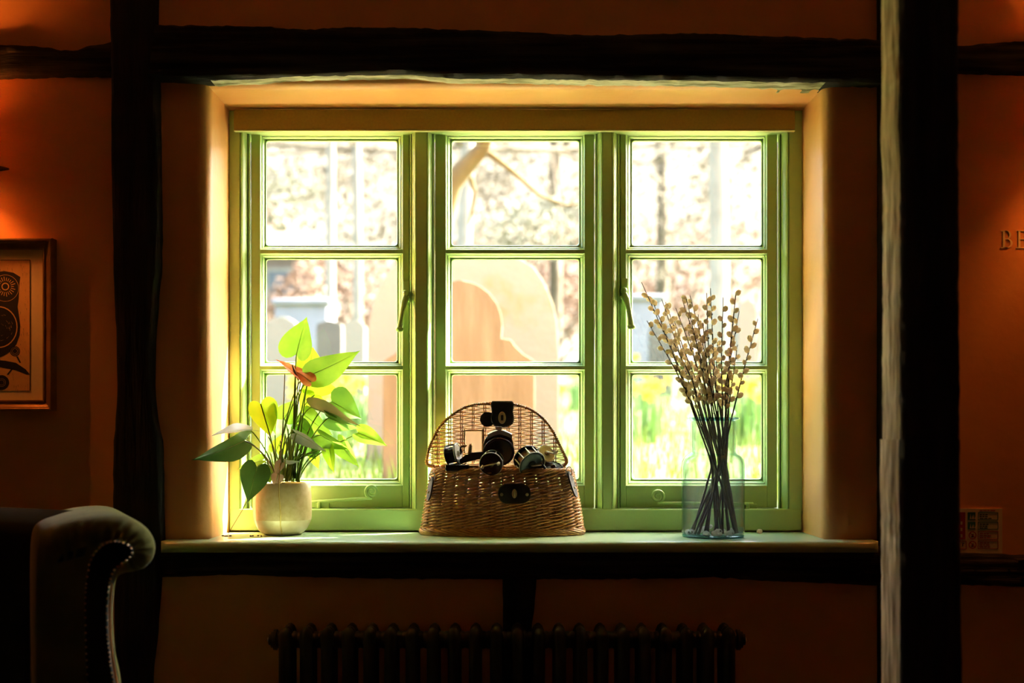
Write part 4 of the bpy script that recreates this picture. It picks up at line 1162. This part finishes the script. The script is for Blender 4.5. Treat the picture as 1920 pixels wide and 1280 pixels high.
for wl in (5,6,4,9): t_.box(X(px,0),X(px+wl,0),-.0035,-.003,Z(957.6,0),Z(956,0)); px += wl+1.6
t_.build('heading_line', M_nred, notice, smooth=0)

# ------------------------------------------------------------------ gold letters B E
M_letter = mat('gold_leaf_letter', (.95,.85,.45), (.95,.88,.5), rough=.5, nscale=50)
def letters():
    let = thing('wall_lettering', (X(1898,0), 0, Z(465,0)), 'gold serif capital letters painted on the right wall', 'lettering')
    y0_, y1_ = -.0012, .0
    m = MB()
    def bar(a, b, c_, d_): m.box(X(a,0), X(c_,0), y0_, y1_, Z(d_,0), Z(b,0))
    bar(1880,433,1884,464); bar(1876,432,1888,433.6); bar(1876,463.4,1888,465)
    def bowl(x0, yt, yb2, wd_, th):
        n = 16; cy_ = (yt+yb2)/2; h_ = (yb2-yt)/2; vs_ = []; fs = []
        for i in range(n+1):
            a = -PI/2 + PI*i/n
            for k_ in (0, 1):
                rx = wd_-k_*th; ry = h_ - k_*1.6
                for yy in (y0_, y1_): vs_.append((X(x0+rx*max(0,math.cos(a)),0), yy, Z(cy_+ry*math.sin(a),0)))
        for i in range(n):
            o = 4*i; fs += [(o,o+2,o+6,o+4),(o+1,o+5,o+7,o+3),(o,o+4,o+5,o+1),(o+2,o+3,o+7,o+6)]
        m.add(vs_, fs)
    bar(1884,432,1888,433.6); bar(1884,447,1889,448.6); bar(1884,463.4,1889,465)
    bowl(1887,432,448.6,8.5,3.4); bowl(1888,447,465,10.5,4)
    m.build('letter_b', M_letter, let, smooth=0)
    m = MB()
    def bar(a, b, c_, d_): m.box(X(a,0), X(c_,0), y0_, y1_, Z(d_,0), Z(b,0))
    bar(1909,433,1913,464); bar(1905,432,1926,433.6); bar(1905,463.4,1927,465); bar(1913,447.2,1922,448.8); bar(1924.5,432,1926,438); bar(1925.5,459,1927,465); bar(1921,445,1922.2,451)
    m.build('letter_e', M_letter, let, smooth=0)
letters()

# ------------------------------------------------------------------ wall lamps (mostly out of frame)
M_bronze = mat('dark_bronze', (.05,.035,.02), (.08,.055,.03), rough=.35, metal=.8)
def sconce(px, py, label, s):
    c = P(px, py, -.09)
    t = thing('wall_lamp', (c.x, 0, c.z), label, 'wall lamp')
    MB().lathe([(.0001,0),(.045,0),(.04,.012),(.0001,.014)], (c.x,0,c.z-.02), (0,-1,0), 24).build('back_plate', M_bronze, t)
    MB().tube([(c.x,-.01,c.z-.02),(c.x,-.06,c.z-.05),(c.x,-.09,c.z-.045)], .006, 10).build('arm', M_bronze, t, smooth=80)
    m = MB(); rings = []
    for r_, h in ((.050,-.055),(.038,.060),(.036,.060),(.048,-.055)):
        rings.append([Vector((c.x+r_*math.cos(2*PI*j/28), -.09+r_*math.sin(2*PI*j/28), c.z+h)) for j in range(28)])
    m.rings(rings, True, False, loop=True); m.build('shade', mat('amber_fabric_shade', (.75,.50,.26), (.78,.54,.3), rough=.9, nscale=60, trans=.2), t, smooth=60)
    MB().tube([(c.x,-.09,c.z-.048),(c.x,-.09,c.z-.02)], .012, 12).build('bulb_holder', M_bronze, t)
    b = MB(); b.ball((c.x,-.09,c.z+.004), (.017,.017,.024), 16, 12); b.build('bulb', mat('warm_bulb', (1,.7,.4), emit=((1,.35,.08), 14.)), t, smooth=80)
    # leaf-shaped ornament that sticks out to the side
    m = MB(); rg = []
    for i in range(9 if s > 0 else 0):
        u = i/8; hw = .010*math.sin(PI*min(1,.15+u*.85))
        rg.append([Vector((c.x+s*lerp(.03,.112,u), -.06-.0, c.z-.050+hw*.8)), Vector((c.x+s*lerp(.03,.112,u), -.064, c.z-.052)), Vector((c.x+s*lerp(.03,.112,u), -.06, c.z-.054-hw*.5)), Vector((c.x+s*lerp(.03,.112,u), -.056, c.z-.052))])
    if rg: m.rings(rg); m.build('leaf_ornament', M_bronze, t, smooth=60)
    ld = bpy.data.lights.new('lamp_light', 'POINT'); ld.energy = LAMP_POWER; ld.color = (1,.27,.045); ld.shadow_soft_size = .02
    lo = bpy.data.objects.new('lamp_light', ld); COL.objects.link(lo); lo.parent = t; lo.location = Vector((c.x,-.09,c.z+.004)) - ORG[t.name]
sconce(-100, 262, 'bronze wall lamp at the left edge above the framed print', 1)
sconce(2075, 190, 'bronze wall lamp past the right edge above the gold lettering', -1)

# ------------------------------------------------------------------ churchyard outside
M_grass = mat('spring_grass', (0.045,0.077,0.010), (0.077,0.108,0.016), rough=.9, nscale=2.5)
M_blade = mat('grass_blade', (0.054,0.108,0.011), (0.090,0.144,0.018), rough=.6, nscale=3, trans=.4)
M_bounce_path = mat('bounce_gravel', (.58,.53,.44), (.68,.63,.53), rough=.95, nscale=40)  # unseen path, added pale to throw sunlight up into the window recess
M_hill = mat('wooded_hillside', (.042,.036,.024), (.090,.077,.052), rough=1., nscale=.9, detail=8, ramp=(.35,.62))
def gz(x, y):
    t = [(0.4,.25),(1.0,.32),(1.6,.72),(2.2,.90),(3.5,1.02),(6,1.22),(10,1.55),(16,2.05),(22,2.4),(27,3.4),(34,6.5),(45,13.5),(60,17)]
    return interp([(a,b) for a, b in t], y, 1) + .03*nz(x*.6, y*.6, 3)
def ground():
    m = MB(); ys = [.4,.7,1.0,1.15,1.3,1.45,1.6,1.8,2.0,2.3,2.6,3,3.5,4,5,6,7,8.5,10,12,14,17,20,23,26,29,32,36,40,45,52]
    rows = []
    for y in ys:
        rows.append([Vector((lerp(-1,1,i/40)*(4+y*1.9), y, gz(lerp(-1,1,i/40)*(4+y*1.9), y))) for i in range(41)])
    m.rings(rows, False, False)
    o = m.build('ground', [M_grass, M_bounce_path, M_hill], org=(0,0,0), smooth=180)
    for p in o.data.polygons:
        if p.center.y > 22: p.material_index = 2
        if p.center.y < 1.15: p.material_index = 1
    struct(o)
ground()
def blades():
    m = MB(); rs = random.Random(21)
    for i in range(9000):
        y = 1.5 + 9*rs.random()**1.6; x = rs.uniform(-1,1)*(.9+y*.33)+ .05*y
        h = rs.uniform(.05,.16); z = gz(x,y); a = rs.uniform(0,PI); wd_ = .006
        dx, dy = math.cos(a)*wd_, math.sin(a)*wd_; ox, oy = rs.uniform(-.04,.04), rs.uniform(-.04,.04)
        m.add([(x-dx,y-dy,z-.01),(x+dx,y+dy,z-.01),(x+ox,y+oy,z+h)],[(0,1,2)])
    o = m.build('grass', M_blade, org=(0,0,0), smooth=0, fixn=False)
    tag(o, 'blurred bright green grass on the bank outside the window', 'grass', kind='stuff')
blades()
# headstones ------------------------------------------------------
M_st1 = mat('tan_sandstone', (.100,.080,.044), (.138,.114,.070), rough=.95, nscale=5, stretch=(3,3,.6), bump=.4, bscale=20)
M_st2 = mat('pale_lichened_stone', (.215,.195,.148), (.22,.15,.03), rough=.95, nscale=3.2, ramp=(.56,.72), bump=.4, bscale=20)
M_st3 = mat('grey_stone', (0.084,0.080,0.065), (0.113,0.105,0.084), rough=.95, nscale=5)
def headstone(y, outline, label, m_, th=.12, tilt=0., name='headstone'):
    pts = [(X(a,y), Z(b,y)) for a, b in outline]
    m = MB(); m.prism(pts, y, y+th)
    xs = [p[0] for p in pts]; cx_ = (min(xs)+max(xs))/2
    zb_ = gz(cx_, y) - .06
    for v_ in m.v:
        if v_.z < zb_: v_.z = zb_
    o = m.build(name, m_, smooth=50, bevel=.004)
    o.rotation_euler = (tilt, 0, 0)
    return tag(o, label, 'headstone', 'churchyard headstones')
def sym(half, cx_):
    return [(cx_+a, b) for a, b in half] + [(cx_-a, b) for a, b in reversed(half)]
def arc_half(r, top, base, n=10): return [(r*math.cos(R(90)*i/n), top + r - r*math.sin(R(90)*i/n)) for i in range(n+1)]
h1 = [(143,1000),(143,678),(136,672),(122,664),(106,648),(98,636)] + [(80,634)] + [(82*math.cos(R(d))+0, 608-84*math.sin(R(d))) for d in (0,15,30,45,60,72,82,90)]
headstone(2.55, sym(h1, 860), 'tan sandstone headstone with arched top and shoulders nearest the window', M_st1, tilt=R(-2))
h2 = [(180,1000),(180,660),(176,600),(166,560),(150,525),(132,500),(108,485),(80,478),(40,475),(0,474)]
headstone(3.3, sym(h2, 868), 'large pale lichened headstone behind the tan one', M_st2, th=.14)
headstone(6.5, sym([(32,760),(32,618),(26,604),(14,596),(0,593)], 527), 'pale round-topped headstone seen in the left casement', M_st2)
headstone(6.0, sym([(24,760),(24,612),(22,606),(0,600)], 617), 'grey square headstone seen in the left casement', M_st3)
headstone(7.2, sym([(20,740),(20,612),(12,602),(0,598)], 664), 'small pale headstone beside the grey square one', M_st2)
headstone(5.0, sym([(18,760),(18,580),(12,566),(0,560)], 1402), 'pale narrow headstone seen at the right of the right casement', M_st2)
headstone(7.5, sym([(22,740),(22,622),(16,606),(0,600)], 1240), 'grey headstone half hidden behind the willow stems', M_st3)
headstone(8.5, sym([(18,720),(18,606),(10,598),(0,596)], 1345), 'pale distant headstone behind the willow catkins', M_st2)

# daffodils
M_dl = mat('daffodil_leaf', (0.050,0.120,0.025), (0.075,0.150,0.035), rough=.5, nscale=10, trans=.4)
M_df = mat('daffodil_petal', (0.480,0.330,0.018), (0.510,0.396,0.060), rough=.6, nscale=20, trans=.4)
def daffodil(x, y, i):
    rs = random.Random(i+300); z = gz(x,y)
    t = thing('daffodil_clump', (x,y,z), 'blurred clump of yellow daffodils growing in the churchyard grass', 'daffodils', 'daffodils in the churchyard')
    m = MB(); f = MB()
    for k_ in range(16):
        a = rs.uniform(0,2*PI); bx, by = x+rs.uniform(-.07,.07), y+rs.uniform(-.07,.07); h = rs.uniform(.18,.30); s_ = rs.uniform(.02,.10)
        dx, dy = -math.sin(a)*.007, math.cos(a)*.007
        m.add([(bx-dx,by-dy,z),(bx+dx,by+dy,z),(bx+dx+math.cos(a)*s_*.5,by+dy+math.sin(a)*s_*.5,z+h*.7),(bx-dx+math.cos(a)*s_*.5,by-dy+math.sin(a)*s_*.5,z+h*.7),(bx+math.cos(a)*s_,by+math.sin(a)*s_,z+h)],[(0,1,2,3),(3,2,4)])
    for k_ in range(5):
        c_ = Vector((x+rs.uniform(-.1,.1), y+rs.uniform(-.1,.1), z+rs.uniform(.25,.36)))
        m.tube([(c_.x,c_.y,z), c_], .004, 4)
        d = Vector((rs.uniform(-.6,.6),-1,rs.uniform(-.1,.3))).normalized(); q_ = Vector((0,0,1)).rotation_difference(d)
        for p in range(6):
            a = p*PI/3; u = q_ @ Vector((math.cos(a),math.sin(a),.1)); v_ = q_ @ Vector((-math.sin(a),math.cos(a),0))
            f.add([c_, c_+u*.022+v_*.012, c_+u*.042, c_+u*.022-v_*.012],[(0,1,2,3)])
        f.lathe([(.007,0),(.009,.015),(.013,.022)], c_, d, 8)
    m.build('leaves', M_dl, t, smooth=0, fixn=False); f.build('flowers', M_df, t, smooth=0, fixn=False)
rs = random.Random(12)
for i in range(40):
    y = rs.uniform(3.8, 8.5); x = rs.uniform(-1,1)*(.30*(D+y)) + .0
    if abs(x) < .45 and 2.2 < y < 3.7: continue
    daffodil(x, y, i)

# trees and shrubs
M_bark = mat('pale_bark', (0.109,0.084,0.055), (0.151,0.122,0.084), rough=.95, nscale=6)
M_birch = mat('white_bark', (.22,.19,.145), (.30,.265,.21), rough=.9, nscale=4)
M_moss = mat('mossy_bark', (0.101,0.067,0.023), (0.134,0.101,0.038), rough=.95, nscale=6)
M_ever = mat('evergreen_leaf', (.115,.115,.075), (.165,.16,.105), rough=.7, nscale=3, trans=.3)
M_budl = mat('spring_bud_leaf', (.11,.088,.04), (.16,.13,.07), rough=.8, nscale=3, trans=.4)
M_beech = mat('winter_beech_leaf', (0.151,0.088,0.055), (0.193,0.122,0.080), rough=.8, nscale=2, trans=.35)
def branch(mb, p, d, ln, r, depth, rs, tips, spread=.5):
    pts = [p]; n = 4; q_ = p.copy(); dd = d.copy()
    for i in range(n):
        dd = (dd + Vector((rs.uniform(-1,1),rs.uniform(-1,1),rs.uniform(-.5,.9)))*.16).normalized(); q_ = q_ + dd*ln/n; pts.append(q_.copy())
    mb.tube(pts, [r*lerp(1,.6,i/n) for i in range(n+1)], 5 if depth > 2 else 4, cap=False)
    tips.append(pts[-1])
    if depth == 0: return
    for k_ in range(rs.choice((2,3,3))):
        i = rs.choice((2,3,4)); nd = (dd + Vector((rs.uniform(-1,1),rs.uniform(-1,1),rs.uniform(-.5,.8)))*spread*1.5).normalized()
        branch(mb, pts[i], nd, ln*rs.uniform(.62,.85), r*.55, depth-1, rs, tips, spread)
def tree(x, y, h, r, label, seed, m_trunk=M_bark, depth=5, lean=0., leafm=M_budl, nleaf=500, spread=.55, name='bare_tree'):
    rs = random.Random(seed); z = gz(x,y)
    t = thing(name, (x,y,z), label, 'tree', 'trees beyond the churchyard')
    m = MB(); p = Vector((x,y,z-.1)); pts = [p + Vector((lean*h*i/5, 0, h*i/5)) + Vector((rs.uniform(-.05,.05),rs.uniform(-.05,.05),0))*h*.08*(i>0) for i in range(6)]
    m.tube(pts, [r*lerp(1.15,.6,i/5) for i in range(6)], 10); m.build('trunk', m_trunk, t, smooth=80)
    m = MB(); tips = []
    for k_ in range(9):
        i = rs.choice((2,3,4,5,5)); a = rs.uniform(0,2*PI)
        branch(m, pts[i], Vector((math.cos(a),math.sin(a)*.8,rs.uniform(-.1,.9))).normalized(), h*.32, r*.42, depth-1, rs, tips, spread)
    stuff(m.build('branches', M_bark if m_trunk is not M_moss else M_moss, t, smooth=80, fixn=False))
    if nleaf:
        f = MB()
        for k_ in range(nleaf):
            c_ = rs.choice(tips) + Vector((rs.gauss(0,.25),rs.gauss(0,.25),rs.gauss(0,.25)))
            u = Vector((rs.gauss(0,1),rs.gauss(0,1),rs.gauss(0,1))).normalized(); v_ = u.orthogonal().normalized(); s_ = rs.uniform(.03,.07)
            f.add([c_-u*s_, c_+v_*s_*.6, c_+u*s_, c_-v_*s_*.6],[(0,1,2,3)])
        stuff(f.build('buds', leafm, t, smooth=0, fixn=False))
    return t
def shrub(x, y, rx, ry, rz, label, m_, seed, n=2600, zc=None, name='shrub', grp='shrubs beyond the headstones', ls=.08):
    rs = random.Random(seed); z = gz(x,y)
    t = thing(name, (x,y,z), label, 'shrub', grp)
    f = MB()
    for k_ in range(n):
        d = Vector((rs.gauss(0,1),rs.gauss(0,1),rs.gauss(0,1))).normalized(); rr = rs.random()**.25*(1+.25*nz(d.x*2+seed,d.y*2,d.z*2))
        c_ = Vector((x+d.x*rx*rr, y+d.y*ry*rr, max(z+.02, (zc or z+rz*.8)+d.z*rz*rr)))
        u = Vector((rs.gauss(0,1),rs.gauss(0,1),rs.gauss(0,1))).normalized(); v_ = u.orthogonal().normalized(); s_ = rs.uniform(.5,1.2)*ls
        f.add([c_-u*s_, c_+v_*s_*.6, c_+u*s_, c_-v_*s_*.6],[(0,1,2,3)])
    stuff(f.build('foliage', m_, t, smooth=0, fixn=False))
    m = MB()
    for k_ in range(5):
        a = k_*2*PI/5; m.tube([(x+.1*math.cos(a),y+.1*math.sin(a),z-.05),(x+rx*.5*math.cos(a),y+ry*.5*math.sin(a),z+rz)], [.04,.015], 5)
    m.build('stems', M_bark, t, smooth=80)
def xat(px, y): return X(px, y)
tree(xat(1345,9), 9, 6.5, .085, 'white trunked tree seen in the right casement', 1, M_birch, nleaf=500)
tree(xat(873,12), 12, 7, .085, 'white trunked tree seen in the top middle pane', 2, M_birch, nleaf=700)
tree(xat(620,13), 13, 7, .055, 'slim white trunked tree in the left casement', 3, M_birch, nleaf=600)
tree(xat(672,15), 15, 8, .06, 'second pale trunked tree in the left casement', 4, M_birch, nleaf=700)
tree(xat(1240,16), 16, 9, .09, 'bushy bare tree filling the top right pane', 5, M_bark, nleaf=1400)
tree(xat(1460,14), 14, 8, .09, 'bare tree at the right edge of the right casement', 6, M_bark, nleaf=1100)
tree(xat(1040,18), 18, 9, .10, 'bare tree behind the evergreen shrub in the middle pane', 7, M_bark, nleaf=1200)
tree(xat(480,17), 17, 9, .10, 'bare tree at the left edge of the left casement', 8, M_bark, nleaf=1200)
tree(xat(770,20), 20, 10, .11, 'tall bare tree between left and middle casements', 9, M_bark, nleaf=1000)
# thick mossy bough of a nearby tree
def bough():
    y = 4.6; b0 = P(815,420,y); t = thing('mossy_bough', (b0.x, y+.3, gz(b0.x,y)), 'thick mossy leaning trunk crossing the top middle pane', 'tree')
    m = MB(); m.tube([Vector((b0.x-.02,y+.3,gz(b0.x,y)-.1)), P(812,450,y+.2), P(845,345,y), P(875,310,y), P(905,278,y-.1), P(925,210,y-.2), P(935,120,y-.2)], [.14,.10,.065,.055,.045,.035,.02], 12)
    m.build('trunk', M_moss, t, smooth=80)
    m = MB(); m.tube([P(905,278,y-.1), P(960,320,y), P(1010,365,y+.1), P(1060,385,y+.2), P(1110,380,y+.2)], [.022,.016,.012,.009,.005], 6); m.tube([P(875,310,y),P(890,360,y+.2),P(880,420,y+.2)], [.02,.013,.007], 6)
    m.build('branches', M_moss, t, smooth=80)
bough()
shrub(xat(1020,14), 14, .85, .7, .42, 'dark evergreen shrub in the top middle pane', M_ever, 11, n=1100, ls=.06, zc=Z(428,14))
shrub(xat(535,16), 16, .6, .6, .5, 'evergreen shrub in the top left pane', M_ever, 12, n=600, ls=.06, zc=Z(375,16))
shrub(xat(1180,19), 19, 2.2, 1, 1.2, 'brown hedge run behind the willow stems', M_beech, 13, zc=Z(540,19))
shrub(xat(1440,19), 19, 2.2, 1, 1.3, 'brown hedge run at the right of the right casement', M_beech, 14, zc=Z(540,19))
shrub(xat(680,19), 19, 1.8, 1, .9, 'brown hedge run in the middle left pane', M_beech, 15, zc=Z(570,19))
shrub(xat(1000,20), 20, 2.0, 1, 1.0, 'brown hedge run right of the large pale headstone', M_beech, 16, zc=Z(520,20))
# cottage with a red roof at the left
def cottage():
    y = 24; x0, x1 = xat(300,y), xat(590,y); zb_ = gz(0,y)-.2; ze = Z(462,y); zr = Z(345,y)
    t = thing('cottage', ((x0+x1)/2, y+2, zb_), 'pinkish cottage with a sloping tiled roof far behind the left casement', 'house')
    Mw = mat('pink_render', (0.166,0.119,0.097), (0.180,0.133,0.108), rough=.95, nscale=2); Mr = mat('red_roof_tiles', (0.151,0.090,0.068), (0.180,0.112,0.086), rough=.95, nscale=3)
    MB().box(x0,x1,y,y+4,zb_,ze).build('walls', Mw, t)
    m = MB(); m.add([(x0-.3,y-.3,ze-.1),(x1+.3,y-.3,ze-.1),(x1-1.2,y+2,zr),(x0-.3,y+2,zr),(x0-.3,y+4.3,ze-.1),(x1+.3,y+4.3,ze-.1)],[(0,1,2,3),(3,2,5,4),(1,5,2),(0,3,4),(0,4,5,1)]); m.build('roof', Mr, t)
    for k_ in range(3):
        wx = lerp(x0,x1,(k_+.6)/3.2)
        f = MB(); f.box(wx-.45,wx+.45,y-.04,y+.02,zb_+1.0,zb_+2.0); w_ = f.build('window', M_birch, t)
        MB().box(wx-.36,wx+.36,y-.06,y-.03,zb_+1.08,zb_+1.92).build('pane', mat('dark_far_glass', (.06,.07,.08), rough=.1), w_)
    MB().box(x0+.6,x0+1.1,y+1.6,y+2.2,zr-.4,zr+.9).build('chimney', Mr, t)
cottage()
# pale box tombs among the graves
M_tomb = mat('blue_grey_tomb_stone', (.19,.19,.21), (.23,.23,.25), rough=.9, nscale=4)
def tomb(px, top, y, wpx, label):
    x = xat(px,y); zt_ = Z(top,y); zb_ = gz(x,y)-.05; hw = wpx/2*K(y)
    t = thing('box_tomb', (x,y,zb_), label, 'tomb')
    MB().box(x-hw*.9, x+hw*.9, y, y+.6, zb_, zt_-.05).build('chest', M_tomb, t, bevel=.02)
    MB().box(x-hw, x+hw, y-.05, y+.65, zt_-.06, zt_).build('top_slab', M_tomb, t, bevel=.02)
tomb(565, 560, 9.5, 110, 'pale bluish box tomb blurred beyond the graves in the left casement')
tomb(1212, 552, 10.0, 70, 'pale bluish box tomb blurred behind the leftmost willow stem')
# creamy twiggy shrubs that fill the view
M_cream_twig = mat('cream_twig', (.095,.080,.053), (.155,.132,.092), rough=.9, nscale=3, trans=.3)
for k_, (px, py, y, rx, rz, lab) in enumerate((
    (1230,370,14,1.1,1.2,'cream twiggy shrub in the left half of the top right pane'),
    (1410,380,15,1.0,1.2,'cream twiggy shrub in the right half of the top right pane'),
    (560,290,18,1.6,1.0,'cream twiggy shrub high in the top left pane'),
    (700,380,17,1.0,1.1,'cream twiggy shrub beside the second pale trunk in the top left pane'),
    (1010,320,17,1.4,1.0,'cream twiggy shrub above the evergreen in the top middle pane'),
    (880,400,17,.8,1.2,'cream twiggy shrub left of the evergreen in the top middle pane'))):
    shrub(xat(px,y), y, rx, .8, rz, lab, M_cream_twig, 40+k_, n=1500, zc=Z(py,y), ls=.055)
